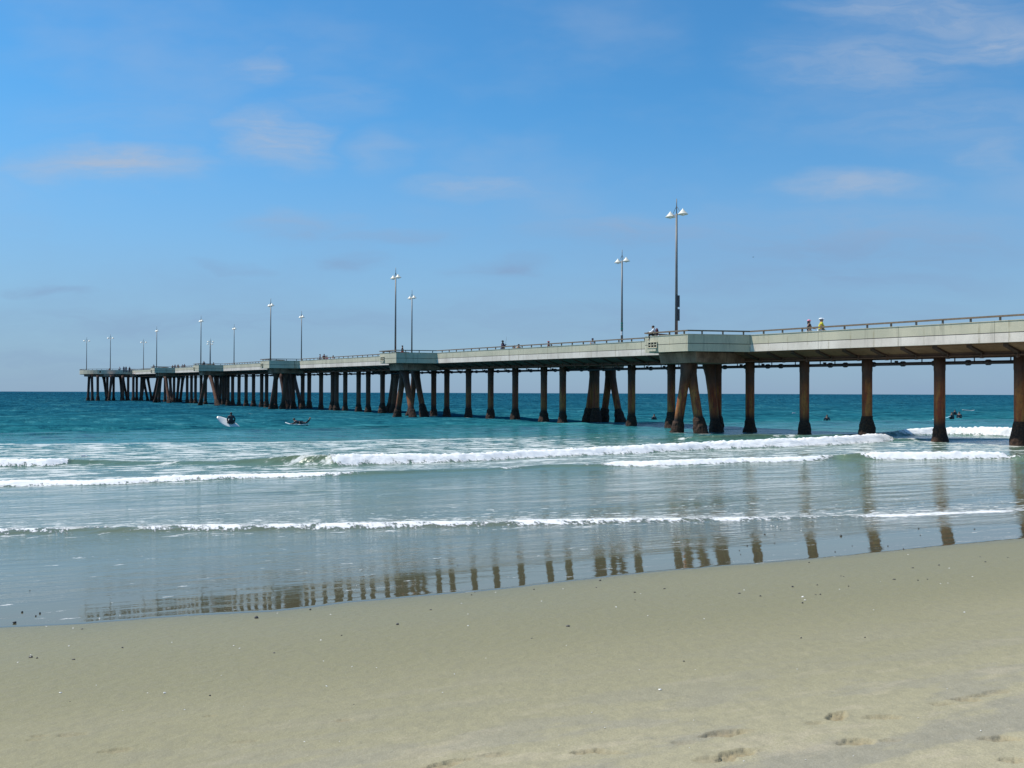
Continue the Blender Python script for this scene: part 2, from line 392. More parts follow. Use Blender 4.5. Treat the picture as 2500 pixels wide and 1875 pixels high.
def sand_material():
    mt, t, b = new_mat('beach_sand')
    g = N(t, 'ShaderNodeNewGeometry'); p = g.outputs['Position']
    mp = N(t, 'ShaderNodeMapping', vector_type='POINT'); mp.inputs[2].default_value = (0, 0, -AL); t.links.new(p, mp.inputs[0]); q = mp.outputs[0]
    sp = N(t, 'ShaderNodeSeparateXYZ'); t.links.new(q, sp.inputs[0]); s = sp.outputs[1]
    w = noise(t, q, 1.0, 4, 0.5, (0.12, 0.3, 1))
    ss = mathn(t, 'ADD', s, mathn(t, 'MULTIPLY', w, 3.0))
    damp = maprange(t, ss, 4.0, 9.5)
    c = mixc(t, damp, (0.420, 0.370, 0.240), (0.236, 0.218, 0.122))
    pat = noise(t, q, 1.0, 6, 0.6, (0.9, 2.6, 1))
    dry = maprange(t, ss, 8.5, 5.0)
    c = mixc(t, mathn(t, 'MULTIPLY', maprange(t, pat, 0.48, 0.58, 0, 0.8), dry), c, (0.285, 0.262, 0.205))
    pat2 = noise(t, q, 1.0, 6, 0.65, (1.3, 4.2, 1), (4, 9, 2))
    c = mixc(t, mathn(t, 'MULTIPLY', maprange(t, pat2, 0.54, 0.63, 0, 0.5), dry), c, (0.47, 0.40, 0.28))
    gr = noise(t, p, 110, 3, 0.7); mid = noise(t, p, 9, 5, 0.6)
    c = mixc(t, maprange(t, gr, 0.35, 0.65, 0, 0.34), c, (0.18, 0.16, 0.10))
    gl = noise(t, p, 190, 2, 0.6); c = mixc(t, maprange(t, gl, 0.60, 0.72, 0, 0.5), c, (0.55, 0.50, 0.40))
    c = mixc(t, maprange(t, mid, 0.45, 0.62, 0, 0.25), c, (0.22, 0.20, 0.14))
    at = N(t, 'ShaderNodeAttribute', attribute_name='mud')
    c = mixc(t, mathn(t, 'MULTIPLY', at.outputs['Fac'], 0.6, clamp=True), c, (0.27, 0.21, 0.12))
    aw = N(t, 'ShaderNodeAttribute', attribute_name='wet').outputs['Fac']
    c = mixc(t, mathn(t, 'MULTIPLY', aw, 0.38, clamp=True), c, (0.125, 0.118, 0.062))
    t.links.new(c, b.inputs['Base Color'])
    t.links.new(mathn(t, 'SUBTRACT', maprange(t, ss, 6.0, 11.0, 0.85, 0.55), mathn(t, 'MULTIPLY', aw, 0.22)), b.inputs['Roughness'])
    b.inputs['Specular IOR Level'].default_value = 0.15
    bp = N(t, 'ShaderNodeBump'); bp.inputs['Strength'].default_value = 0.35; bp.inputs['Distance'].default_value = 0.004
    t.links.new(gr, bp.inputs['Height'])
    bp2 = N(t, 'ShaderNodeBump'); bp2.inputs['Strength'].default_value = 0.5; bp2.inputs['Distance'].default_value = 0.035
    t.links.new(mid, bp2.inputs['Height']); t.links.new(bp.outputs[0], bp2.inputs['Normal'])
    t.links.new(bp2.outputs[0], b.inputs['Normal'])
    return mt
# coarse sheet carries the beach behind, beside and below the fine part
gs = np.array([-60, -20, -5, 0, 4, 9, 11, 13, 15, 17, 19, 30, 90.]); gv = np.array([-200, -50, 0, 50, 200.])
GS, GV = np.meshgrid(gs, gv, indexing='ij')
ex = np.stack([-SU*GS+CU*GV, CU*GS+SU*GV, sand_z(GS)-0.09], -1).reshape(-1, 3)
ii = np.arange(len(gs)*len(gv)).reshape(len(gs), len(gv))
eq = np.stack([ii[:-1, :-1], ii[:-1, 1:], ii[1:, 1:], ii[1:, :-1]], -1).reshape(-1, 4)
dw = np.clip(edge_line(v_) - s_, 0, 50)
wet_a = np.exp(-dw/0.35)*0.7 + 0.5*np.exp(-dw/1.3)*np.clip(0.8+1.2*fbm(v_*0.6, s_*1.2, 3, 37), 0, 1.4)
sand = grid_mesh('sand', Xg, Yg, Zs, sand_material(), {'mud': mud, 'wet': wet_a}, (ex, eq))
tag(sand, 'damp tan beach sand sloping down to the water', kind='structure')

# pier frame and pile positions (used by the surf round the piles too)
D = Vector((-0.5045, 0.8634, 0)); B = Vector((-0.8634, -0.5045, 0)); O = Vector((31.84, 50, 0)); UPZ = Vector((0, 0, 1))
def PP(a, b, z=0): return O + D*a + B*b + UPZ*z
def a_at(x, b):
    rx = (x-1250)/F
    return (31.84 - 0.8634*b - rx*(50-0.5045*b))/(0.5045+0.8634*rx)
def top(a): return 6.768 + 0.00717*a       # height of the parapet top
vert = [(2491,0),(2294,0),(2117,0),(1964,0),(1831,0),(1751,1.6),(1639,0),(1542,0),(1374,0),(1328,0),(1258,0),(1198,0),(1144,0),(1091,0),(1059,0),
        (934,0),(899,0),(875.5,0),(843,0),(822,0),(812.5,0),(784,0),(755,0),(739,0),(651,0),(639,0),(619,0),(601,0),(583.7,0),(568,0),(557,0),(545,0),
        (502,1.6),(477.5,0),(491,0),(467.6,0),(457,0),(425,0),(416,0),(403,0),(531,0)]
legs = [ # top x, b ; foot x, b   (photo pixels)
 (1679,5.5,1653,5.5),(1683,4.9,1711,4.9),(1731,2.5,1748,2.5),
 (1452,-2.5,1434,-2.5),(1455,-2.5,1455,-2.5),(1490,-5.2,1473,-5.2),(1490,-5.2,1515,-5.2),
 (986,5.2,970,5.2),(987,5.2,1008,5.2),(1014,2.5,1001,2.5),(1014,2.5,1036,2.5),(964,-2.0,949,-2.0),(969,-1.0,959,-1.0),
 (676,5.2,662,5.2),(674,4.2,672,4.2),(686,2.5,698,2.5),(697,0,706,0),(707,-2,713,-2),(714,1,717,1),(715,-4,737,-4),(700,4,690,4),
 (504,5.2,489,5.2),(513,2.5,531,2.5),(526,1,530,1),(541,-3,535,-3),(551,-2,552,-2),
 (391.6,5.2,379,5.2),(392,3,388,3),(404,2.5,413,2.5),(414,0,420,0),(437,-2,432,-2),(447,-3,440,-3)]

# --- water
def wave(pts):
    """crest foot line from photo points (x, y of foot, height in photo pixels, foam) -> interpolators over v"""
    V = []; Sx = []; H = []; Fo = []
    for (x, yb, t, f) in pts:
        p = on_sea(x*1.13, yb*1.13); s, v = to_sv(p.x, p.y)
        V.append(v); Sx.append(s); H.append(max(0.0, (t-2)*0.86*p.y/2150)); Fo.append(f)
    o = np.argsort(V); return [np.array(a)[o] for a in (V, Sx, H, Fo)]
waves = [
 wave([(-400,1030,20,1),(-50,1010,20,1),(100,1007,18,1),(140,1004,17,1),(155,1003,13,.15),(300,1003,8,.2),(480,1004,10,.2),(560,1004,15,.15),(640,1005,24,.05),(700,1006,28,.12),(735,1007,28,1),(900,1001,24,1),(1000,998,22,1),(1106,992,20,1),(1200,987,19,1),(1400,979,21,1),(1531,971,20,1),(1700,966,21,1),(1800,962,22,1),(1900,956,22,1),(1930,953,18,.95),(1945,953,8,.1),(2300,948,3,0)]),
 wave([(-400,1075,16,1),(-50,1053,16,1),(0,1051,15,1),(200,1048,13,1),(400,1039,14,1),(600,1032,11,1),(700,1029,10,.8),(760,1028,10,.6),(800,1027,11,.25),(850,1025,10,.05),(900,1022,10,.05),(940,1020,8,.35),(1100,1015,7,.5),(1180,1010,8,.1),(1300,1009,8,.4),(1350,1008,13,1),(1450,1007,15,1),(1600,1000,13,1),(1750,996,12,1),(1810,990,9,.5),(1840,992,13,.05),(1870,992,16,.3),(1900,993,19,1),(2050,993,21,1),(2180,991,17,1),(2195,990,9,.15),(2260,996,8,.3),(2600,990,14,1)]),
 wave([(1300,955,2,0),(1450,950,5,0),(1560,950,12,.05),(1640,948,14,.0),(1750,946,9,0),(1850,944,9,.0),(1940,942,13,.1),(1985,940,17,.9),(2050,939,20,1),(2150,942,24,1),(2250,944,26,1),(2600,944,26,1)]),
 wave([(-300,1166,12,.6),(-50,1158,14,.75),(200,1153,14,.75),(600,1146,14,.9),(1000,1139,13,.9),(1400,1133,13,.95),(1600,1130,12,.9),(1800,1125,10,.75),(1900,1124,11,.95),(2000,1122,11,.95),(2212,1116,9,.9),(2600,1108,8,.9)]),
]
rw = [7.5]
while rw[-1] < 12000:
    y = rw[-1]
    if y < 15: st = 0.06
    elif y < 62: st = 0.085
    elif y < 130: st = 0.085*(y/62)**2
    else: st = 0.085*(130/62)**2*(y/130)**1.9 if y < 900 else y*0.05
    rw.append(y+st)
rw = np.array(rw); cw = fan_cols(620, 0.57, 9.0, 26)
Yw, T = np.meshgrid(rw, cw, indexing='ij'); Xw = T*Yw
s_, v_ = to_sv(Xw, Yw)
edge = edge_line(v_)
foam = np.zeros_like(Xw); lace = np.zeros_like(Xw); thin = np.zeros_like(Xw); chop = np.zeros_like(Xw)
Zw = np.zeros_like(Xw)
sc_list = []
lump = fbm(v_*2.2, s_*3.0, 3, 51); lump2 = fbm(v_*6.5, s_*8.0, 2, 61); lump3 = fbm(v_*13, s_*9.0, 1, 66)
for wi, (V, Sx, H, Fo) in enumerate(waves):
    foot = np.interp(v_, V, Sx) + 0.16*fbm(v_*0.9, v_*0+wi, 4, 41+wi); h = np.interp(v_, V, H); fo = np.interp(v_, V, Fo)
    if wi == 2: h = h*np.where(v_ < V[0], 0, 1)
    w = 0.9*h + 0.25; d = s_ - foot            # d: metres behind the foot
    front = sstep(d, -0.15, w); back = np.exp(-np.clip(d-w, 0, 99)/(2.2*h+0.5))
    prof = front*back
    rough = 1 + fo*(0.09*lump + 0.15*lump2 + 0.22*lump3)
    Zw += h*prof*rough
    fm = sstep(d, -0.40-0.25*h, 0.22+0.3*w)*(1-sstep(d, w*1.0, w*1.3+0.7+h))
    fo = np.clip(fo - (0.22 if wi == 3 else 0.0) + 0.42*fbm(v_*1.4, s_*0.5+wi*9, 3, 120+wi)*(fo > .3), 0, 1)
    fa = fo*fm
    if wi == 3: fa = fa*np.clip(0.92+0.3*fbm(v_*2.2, s_*0.6, 3, 88), 0, 1)
    foam = np.maximum(foam, fa)
    thin = np.maximum(thin, np.clip(h*3.2, 0, 1)*front*(1-sstep(d, w*0.9, w*1.6)))
    sc_list.append((foot, h, fo))
f1 = sc_list[0][0]; f2 = sc_list[1][0]; f0 = sc_list[3][0]
outer = np.interp(v_, *zip(*sorted([(lambda p: (to_sv(p.x, p.y)[1], to_sv(p.x, p.y)[0]))(on_sea(x*1.13, y*1.13)) for x, y in [(-400,975),(0,959),(400,956),(650,954),(900,948),(1100,944),(1300,941),(1500,938),(1700,934),(2212,935),(2700,930)]])))
d1 = s_-f1
lace = np.maximum(lace, sstep(d1, 0, .6)*(1-sstep(s_-outer, -0.4, 0.5))*0.62*(1-0.5*sstep(v_, 26, 34)))
lace = np.maximum(lace, np.exp(-((s_-outer+0.5)/0.45)**2)*0.95*(1-sstep(v_, 20, 28)))
lace = np.maximum(lace, sstep(s_-f2, 0, .5)*(1-sstep(d1, -.6, .9))*0.55)
lace = np.maximum(lace, sstep(s_-f0, 0.0, .4)*np.exp(-np.clip(s_-f0-0.3, 0, 99)/2.4)*0.66)
for q, (fq, hq, oq) in enumerate(sc_list):
    lace = np.maximum(lace, np.exp(-((s_-fq+0.35)/(0.30+0.7*hq))**2)*(0.62 if q < 3 else 0.5)*np.clip(oq, 0, 1))
lace = np.maximum(lace, 0.46*np.exp(-((s_-f1-0.5)/0.9)**2)*(sc_list[0][2] < .5))
# white water where the swell washes round the nearer piles
for (x, b) in [(x, b) for x, b in vert if x > 1000] + [(xf, bf) for _, _, xf, bf in legs if xf > 940]:
    p = PP(a_at(x, b), b); q = np.hypot((Xw-p.x)*0.8-0.2, (Yw-p.y)*0.6+0.25)
    lace = np.maximum(lace, 0.62*np.exp(-(q/0.75)**2))
# open sea swell and chop, real heights
far = sstep(s_, 50, 75)
Zw += far*(0.16*fbm(v_*0.035, s_*0.14, 3, 71) + 0.10*fbm(v_*0.22, s_*0.75, 3, 72))*np.interp(s_, [0, 200, 900], [1, 1.2, 1.6])
Zw += 0.03*fbm(v_*0.35, s_*1.1, 3, 73)*sstep(s_, 24, 34)
sea_level = Zw
sz = sand_z(s_)
film = sz + 0.006 + 0.002*fbm(v_*1.2, s_*2.4, 3, 91)
k = 0.03
hmix = np.clip(0.5+0.5*(sea_level-film)/k/2, 0, 1)
Z = film*(1-hmix)+sea_level*hmix + k*hmix*(1-hmix)
de = s_-edge
Z = np.where(de < 0.35, np.minimum(Z, sz + 0.006 - 0.03*(1-sstep(de, -0.30, 0.05))), Z)
# hidden below the sand up the beach
Z = np.where(de < -0.3, sz - 0.25, Z)
r2 = Xw*Xw+Yw*Yw
Z = Z - r2/(2*6371000.0)
chop = np.interp(s_, [8, 12, 15, 18, 24, 34, 60, 200, 1000], [0.0022, 0.0032, 0.006, 0.022, 0.045, 0.06, 0.22, 0.55, 1.3])
chop = chop*(1+0.9*np.clip(fbm(v_*0.25, s_*0.8, 3, 95)+0.2, -0.5, 1)) + 0.022*sstep(s_-f0, -3.6, -1.6)*(1-sstep(s_-f0, 0.5, 2)) + 0.006*sstep(-v_, 1, 8)*(1-sstep(s_, 12, 16)) + 0.012*sstep(s_, 13.2, 14.6)*(1-sstep(s_, 16, 18))
def water_material():
    mt, t, b = new_mat('sea_water')
    tc = N(t, 'ShaderNodeTexCoord'); o = tc.outputs['Object']
    sp = N(t, 'ShaderNodeSeparateXYZ'); t.links.new(o, sp.inputs[0]); s = sp.outputs[1]
    def attr(n): return N(t, 'ShaderNodeAttribute', attribute_name=n).outputs['Fac']
    aF, aL, aT, aC = attr('foam'), attr('lace'), attr('thin'), attr('chop')
    wob = noise(t, o, 1.0, 4, 0.55, (0.03, 0.08, 1))
    ls = mathn(t, 'LOGARITHM', mathn(t, 'MAXIMUM', mathn(t, 'MULTIPLY', s, maprange(t, wob, 0.2, 0.8, 0.88, 1.12, False)), 5.0), 10.0)
    fac = maprange(t, ls, 1.0, 3.3, 0, 1, False)
    cr = N(t, 'ShaderNodeValToRGB'); t.links.new(fac, cr.inputs[0])
    stops = [(10, (.10, .085, .048)), (15, (.125, .12, .070)), (20, (.145, .163, .108)), (28, (.125, .175, .125)), (42, (.105, .180, .132)), (54, (.048, .155, .125)), (62, (.022, .160, .165)), (90, (.018, .138, .176)), (200, (.014, .114, .174)), (1500, (.011, .094, .172))]
    el = cr.color_ramp.elements
    for i, (sm, c) in enumerate(stops):
        pos = (math.log10(sm)-1.0)/2.3
        e = el[i] if i < 2 else el.new(pos)
        e.position = max(0, min(1, pos)); e.color = (*c, 1)
    col = cr.outputs[0]
    col = mixc(t, mathn(t, 'MULTIPLY', aT, 0.7, clamp=True), col, (0.12, 0.145, 0.07))  # green light through thin wave faces, painted into the colour
    # ripples too many to model: their facets' light and dark painted into the colour
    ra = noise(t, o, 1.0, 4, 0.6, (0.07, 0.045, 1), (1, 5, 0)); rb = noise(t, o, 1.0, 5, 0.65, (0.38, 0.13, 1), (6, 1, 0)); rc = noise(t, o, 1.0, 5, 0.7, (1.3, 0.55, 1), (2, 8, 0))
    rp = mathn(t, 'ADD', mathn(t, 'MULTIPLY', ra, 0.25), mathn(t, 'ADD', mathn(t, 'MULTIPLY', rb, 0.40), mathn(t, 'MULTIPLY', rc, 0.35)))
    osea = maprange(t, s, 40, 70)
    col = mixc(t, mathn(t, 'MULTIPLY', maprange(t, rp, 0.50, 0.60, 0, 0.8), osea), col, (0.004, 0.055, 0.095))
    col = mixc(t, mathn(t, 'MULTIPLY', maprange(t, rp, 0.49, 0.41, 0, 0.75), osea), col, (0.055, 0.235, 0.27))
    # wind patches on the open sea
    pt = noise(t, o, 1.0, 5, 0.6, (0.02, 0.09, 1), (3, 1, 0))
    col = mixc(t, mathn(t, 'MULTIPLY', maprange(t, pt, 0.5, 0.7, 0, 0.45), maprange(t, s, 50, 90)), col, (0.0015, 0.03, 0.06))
    # foam
    n1 = noise(t, o, 1.0, 9, 0.8, (3.4, 4.5, 3)); n2 = noise(t, o, 1.0, 7, 0.68, (0.50, 1.15, 1)); n3 = noise(t, o, 1.0, 5, 0.7, (1.7, 2.6, 1), (5, 2, 0))
    n5 = noise(t, o, 1.0, 3, 0.7, (14.0, 5.0, 6), (2, 2, 2))
    f1 = maprange(t, mathn(t, 'ADD', aF, mathn(t, 'MULTIPLY', mathn(t, 'ADD', mathn(t, 'MULTIPLY', mathn(t, 'SUBTRACT', n1, 0.5), 1.5), mathn(t, 'MULTIPLY', mathn(t, 'SUBTRACT', n5, 0.5), 1.1)), 1.0)), 0.42, 0.60)
    n6 = noise(t, o, 1.0, 6, 0.72, (2.0, 4.2, 1), (7, 7, 0))
    nn = mathn(t, 'ADD', mathn(t, 'MULTIPLY', n2, 0.62), mathn(t, 'MULTIPLY', n3, 0.38))
    nsel = maprange(t, s, 26, 36)
    nn = mathn(t, 'ADD', mathn(t, 'MULTIPLY', nn, nsel), mathn(t, 'MULTIPLY', n6, mathn(t, 'SUBTRACT', 1.0, nsel)))
    f2 = maprange(t, mathn(t, 'ADD', nn, mathn(t, 'MULTIPLY', aL, 0.24)), 0.625, 0.70, 0, 0.64)
    # small specks of white foam on the open sea
    n4 = noise(t, o, 1.0, 4, 0.7, (0.35, 1.6, 1), (9, 4, 0))
    f3 = mathn(t, 'MULTIPLY', maprange(t, n4, 0.70, 0.76, 0, 0.35), maprange(t, s, 60, 90))
    fm = mathn(t, 'MAXIMUM', mathn(t, 'MAXIMUM', f1, f2), f3)
    colf = mixc(t, maprange(t, n1, 0.3, 0.7), (0.88, 0.86, 0.83), (0.97, 0.95, 0.92))
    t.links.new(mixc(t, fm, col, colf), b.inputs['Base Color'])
    rgh = mathn(t, 'ADD', maprange(t, s, 14, 70, 0.03, 0.22), mathn(t, 'MULTIPLY', fm, 0.7))
    t.links.new(rgh, b.inputs['Roughness'])
    b.inputs['IOR'].default_value = 1.33
    b.inputs['Subsurface Scale'].default_value = 0.35; b.inputs['Subsurface Radius'].default_value = (1, 1, 1)
    t.links.new(mathn(t, 'MULTIPLY', f1, 0.6), b.inputs['Subsurface Weight'])
    sl = mathn(t, 'ADD', maprange(t, s, 16, 24, 0.5, 0.30), maprange(t, s, 40, 80, 0.0, -0.30)); t.links.new(sl, b.inputs['Specular IOR Level'])
    # ripples, crests running along the shore
    h1 = noise(t, o, 1.0, 3, 0.5, (0.10, 0.34, 1)); h2 = noise(t, o, 1.0, 4, 0.55, (0.55, 1.7, 1), (2, 7, 0)); h3 = noise(t, o, 1.0, 4, 0.6, (2.6, 8.0, 1), (8, 3, 0))
    hh = mathn(t, 'ADD', mathn(t, 'MULTIPLY', h2, 1.0), mathn(t, 'MULTIPLY', h3, 0.28))
    hh = mathn(t, 'ADD', hh, mathn(t, 'MULTIPLY', h1, maprange(t, s, 40, 120, 0.0, 2.4)))
    hh = mathn(t, 'ADD', hh, mathn(t, 'MULTIPLY', rp, mathn(t, 'MULTIPLY', osea, 3.0)))
    hgt = mathn(t, 'ADD', mathn(t, 'MULTIPLY', hh, aC), mathn(t, 'MULTIPLY', mathn(t, 'MULTIPLY', n1, f1), 0.06))
    bp = N(t, 'ShaderNodeBump'); bp.inputs['Strength'].default_value = 1.0; bp.inputs['Distance'].default_value = 1.0
    t.links.new(hgt, bp.inputs['Height']); t.links.new(bp.outputs[0], b.inputs['Normal'])
    return mt
water = grid_mesh('sea', v_, s_, Z, water_material(), {'foam': foam, 'lace': lace, 'thin': thin, 'chop': chop})
water.rotation_euler = (0, 0, AL)
tag(water, 'blue green sea with white surf lines running up the beach', kind='structure')

# ------------------------------------------------------------------ pier
A_END = 277.0
pier = empty('pier', PP(0, 0, 0), math.atan2(D.y, D.x))
# parts are built in pier space: x = seaward along the pier, y = away from the camera side is -b -> local y = -b*?; z = up
# local axes: x = D, y = rot90(D) = (-D.y, D.x) = (-0.8634,-0.5045) = B, so local (a, b, z)
def pl(a, b, z): return (a, b, z)
A_START = -14.0
bayA = [a_at(x, 7.3)+2.4 for x in (1679, 967, 657, 485, 377)]
bayB = [(bayA[i]+bayA[i+1])/2 for i in range(4)]
print('bays', [round(x, 1) for x in bayA], [round(x, 1) for x in bayB])
BF, BM, BK = 2.4, 1.6, 4.3                 # half front, run of the splay, projection
def outline(side):
    bays = bayA if side > 0 else bayB
    pts = [(A_START, 3.0)]
    for a0 in bays:
        pts += [(a0-BF-BM, 3.0), (a0-BF, 3.0+BK), (a0+BF, 3.0+BK), (a0+BF+BM, 3.0)]
    pts.append((A_END+2, 3.0))
    return [(a, side*b) for a, b in pts]
def wall_run(mb, pts, side, z_top, z_bot, out, thick, step=1e9):
    """vertical slab following an outline; outer face moved out, inner face thick behind"""
    n = len(pts); nrm = []
    for i in range(n-1):
        e = Vector((pts[i+1][0]-pts[i][0], pts[i+1][1]-pts[i][1])).normalized(); q = Vector((-e.y, e.x))*side; nrm.append(q)
    rows = []
    for i in range(n):
        n1 = nrm[max(i-1, 0)]; n2 = nrm[min(i, n-2)]; mm = (n1+n2).normalized(); mm = mm/max(0.4, mm.dot(n1))
        p = Vector(pts[i]); po = p+mm*out; pi = p+mm*(out-thick); T_ = top(p.x)
        rows.append([(po.x, po.y, T_+z_top), (po.x, po.y, T_+z_bot), (pi.x, pi.y, T_+z_bot), (pi.x, pi.y, T_+z_top)])
    vs = [q for r in rows for q in r]; fs = []
    for i in range(n-1):
        for k in range(4): fs.append((i*4+k, i*4+(k+1) % 4, (i+1)*4+(k+1) % 4, (i+1)*4+k))
    fs += [(0, 1, 2, 3), tuple((n-1)*4+k for k in (3, 2, 1, 0))]
    mb.add(vs, fs)
for side in (1, -1):
    ol = outline(side)
    bays = bayA if side > 0 else bayB
    mb = MB(); wall_run(mb, ol, side, 0, -0.60, 0.0, 0.22); mb.build('parapet', M['parapet'], pier)
    mb = MB(); wall_run(mb, ol, side, -0.602, -0.638, -0.004, 0.15); mb.build('joint', M['dark'], pier)  # dark strip painted in for the shade of the seam
    # coping lip
    mb = MB(); wall_run(mb, ol, side, 0.035, 0.001, 0.03, 0.28); mb.build('coping', M['parapet'], pier)
    # edge beam: straight runs lower and whiter, bay runs level with the slab
    cuts = [A_START] + [c for a0 in bays for c in (a0-BF-BM, a0+BF+BM)] + [A_END+2]
    for i in range(0, len(cuts)-1, 2):
        mb = MB(); a0, a1 = cuts[i], cuts[i+1]
        wall_run(mb, [(a0, side*3.0), (a1, side*3.0)], side, -0.64, -1.14, 0.0, 0.34); mb.build('edge_beam', M['edge'], pier)
    for a0 in bays:
        mb = MB(); wall_run(mb, [(a0-BF-BM+.02, side*3.0), (a0-BF, side*(3+BK)), (a0+BF, side*(3+BK)), (a0+BF+BM-.02, side*3.0)], side, -0.64, -1.16, 0.0, 0.3)
        bay = mb.build('lookout_bay', M['parapet'], pier)
        mb = MB()                            # bay floor slab
        q = [(a0-BF-BM+.1, 2.7), (a0-BF+.1, 3+BK-.25), (a0+BF-.1, 3+BK-.25), (a0+BF+BM-.1, 2.7)]
        T_ = top(a0); vs = [(x, side*y, T_-0.80) for x, y in q] + [(x, side*y, T_-1.12) for x, y in q]
        mb.add(vs, [(0, 1, 2, 3), (7, 6, 5, 4)] + [(k, (k+1) % 4, 4+(k+1) % 4, 4+k) for k in range(4)])
        mb.build('bay_floor', M['cap'], bay)
        if side > 0:                         # drain opening in the bay front
            mb = MB(); c = (a0+BF-0.95, 3+BK+0.02, T_-0.60)
            mb.box((c[0], c[1]-.0, c[2]), 1.0, 0.02, 0.34); sl = mb.build('drain_opening', M['dark'], bay)
            mb = MB()
            for dx in (-.5, -.17, .17, .5): mb.box((c[0]+dx, c[1]+.03, c[2]), .05, .06, .40)
            for dz in (-.2, .0, .2): mb.box((c[0], c[1]+.025, c[2]+dz), 1.05, .045, .045)
            mb.build('drain_grille', M['parapet'], sl)
            mb = MB(); mb.box((c[0], c[1]+.06, c[2]-.36), .95, .12, .22, bevel=0) if False else mb.box((c[0], c[1]+.06, c[2]-.36), .95, .12, .22)
            mb.box((c[0], c[1]+.07, c[2]-.235), 1.02, .16, .03)
            mb.build('drain_basin', M['parapet'], sl)
# slab
mb = MB(); T0, T1 = top(A_START), top(A_END+2)
def prism(mb, prof, a0, a1):
    n = len(prof); vs = [(a0, b, top(a0)+z) for b, z in prof] + [(a1, b, top(a1)+z) for b, z in prof]
    mb.add(vs, [tuple(range(n))[::-1], tuple(range(n, 2*n))] + [(k, (k+1) % n, n+(k+1) % n, n+k) for k in range(n)])
prism(mb, [(-2.76, -0.78), (2.76, -0.78), (2.66, -1.10), (-2.66, -1.10)], A_START, A_END); mb.build('deck_slab', M['pave'], pier)
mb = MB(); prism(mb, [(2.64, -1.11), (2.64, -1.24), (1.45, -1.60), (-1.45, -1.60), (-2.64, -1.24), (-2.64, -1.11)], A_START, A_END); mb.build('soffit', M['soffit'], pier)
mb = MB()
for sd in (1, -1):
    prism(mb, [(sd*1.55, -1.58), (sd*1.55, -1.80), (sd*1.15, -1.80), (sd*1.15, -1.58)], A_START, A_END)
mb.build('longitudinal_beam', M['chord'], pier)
mb = MB(); a = A_START
while a < A_END:
    for sd in (1, -1):
        T_ = top(a)
        vs = [(a-.16, sd*2.66, T_-1.17), (a+.16, sd*2.66, T_-1.17), (a+.16, sd*2.66, T_-1.33), (a-.16, sd*2.66, T_-1.33),
              (a-.16, sd*1.50, T_-1.50), (a+.16, sd*1.50, T_-1.50), (a+.16, sd*1.50, T_-1.72), (a-.16, sd*1.50, T_-1.72)]
        mb.add(vs, [(0, 1, 2, 3), (7, 6, 5, 4), (0, 4, 5, 1), (1, 5, 6, 2), (2, 6, 7, 3), (3, 7, 4, 0)])
    a += 2.2
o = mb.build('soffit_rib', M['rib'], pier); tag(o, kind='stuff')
# pipes slung below the deck, with couplings and hangers
mb = MB(); mb.tube([(A_START, -0.55, top(A_START)-2.10), (A_END, -0.55, top(A_END)-2.10)], 0.11, 10); pipe = mb.build('service_pipe', M['pipe'], pier, True)
mb = MB(); a = A_START+0.7; rng = random.Random(4)
while a < 190:
    mb.tube([(a-.12, -.55, top(a)-2.10), (a+.12, -.55, top(a)-2.10)], 0.17, 8)
    if rng.random() < .6: mb.box((a+.5, -.55, top(a)-2.02), .12, .2, .26)
    mb.box((a+.9, -.55, top(a)-1.93), .05, .05, .30)
    a += 2.3 if rng.random() < .7 else 1.3
tag(mb.build('coupling', M['pipe'], pipe), kind='stuff')
mb = MB(); mb.tube([(A_START, 1.62, top(A_START)-1.76), (A_END, 1.62, top(A_END)-1.76)], 0.055, 8); con = mb.build('conduit', M['bracket'], pier, True)
mb = MB(); a = A_START+0.4
while a < 190:
    mb.box((a, 1.70, top(a)-1.62), .05, .05, .56); mb.box((a, 1.66, top(a)-1.88), .16, .14, .10); a += 2.15
tag(mb.build('hanger', M['bracket'], con), kind='stuff')

# piles
def make_pile(a1, b1, a2, b2, zt, r=0.33, detail=True, lit=False, seed=0):
    rng = random.Random(seed)
    n = 14 if detail else 9
    zb = -1.5; tt = lambda z: (zt-z)/(zt-0.0)
    def pos(z): k = tt(z); return (a1+(a2-a1)*k, b1+(b2-b1)*k, z)
    zs = [zt, zt-0.9, zt-1.0, (zt+1.0)/2, 1.1, 0.4, zb]
    lean = abs(a2-a1)+abs(b2-b1) > 0.6
    rr = [r*(1.65 if lean else 1.06), r*(1.22 if lean else 1.05), r*(1.15 if lean else 1), r, r, r, r]
    mb = MB(); mb.tube([pos(z) for z in zs], rr, n); p = mb.build('pile', M['pile'], pier, True)
    mb = MB(); zs = [1.05, 0.9, 0.72, 0.5, 0.28, 0.05, -0.3, -1.5]; k0 = 1 if detail else 0.9
    rr = [r*1.0, r*1.16, r*1.26, r*1.38, r*1.50, r*1.62, r*1.75, r*1.8]
    h = rng.uniform(-.30, .40); rr = [q*rng.uniform(.93, 1.08) for q in rr]
    mb.tube([pos(z+h) for z in zs[:-1]]+[pos(-1.5)], rr, n+2, True, 0.07, rng)
    mb.build('mussel_crust', M['crust'], p, False)
    return p
for i, (x, b) in enumerate(vert):
    a = a_at(x, b); make_pile(a, b, a, b, top(a)-1.62, 0.33, x > 900, seed=i)
for i, (xt, bt, xf, bf) in enumerate(legs):
    at, af = a_at(xt, bt), a_at(xf, bf); zt = top(at)-1.75
    make_pile(at, bt, af, bf, zt, 0.34, xt > 900, seed=100+i)
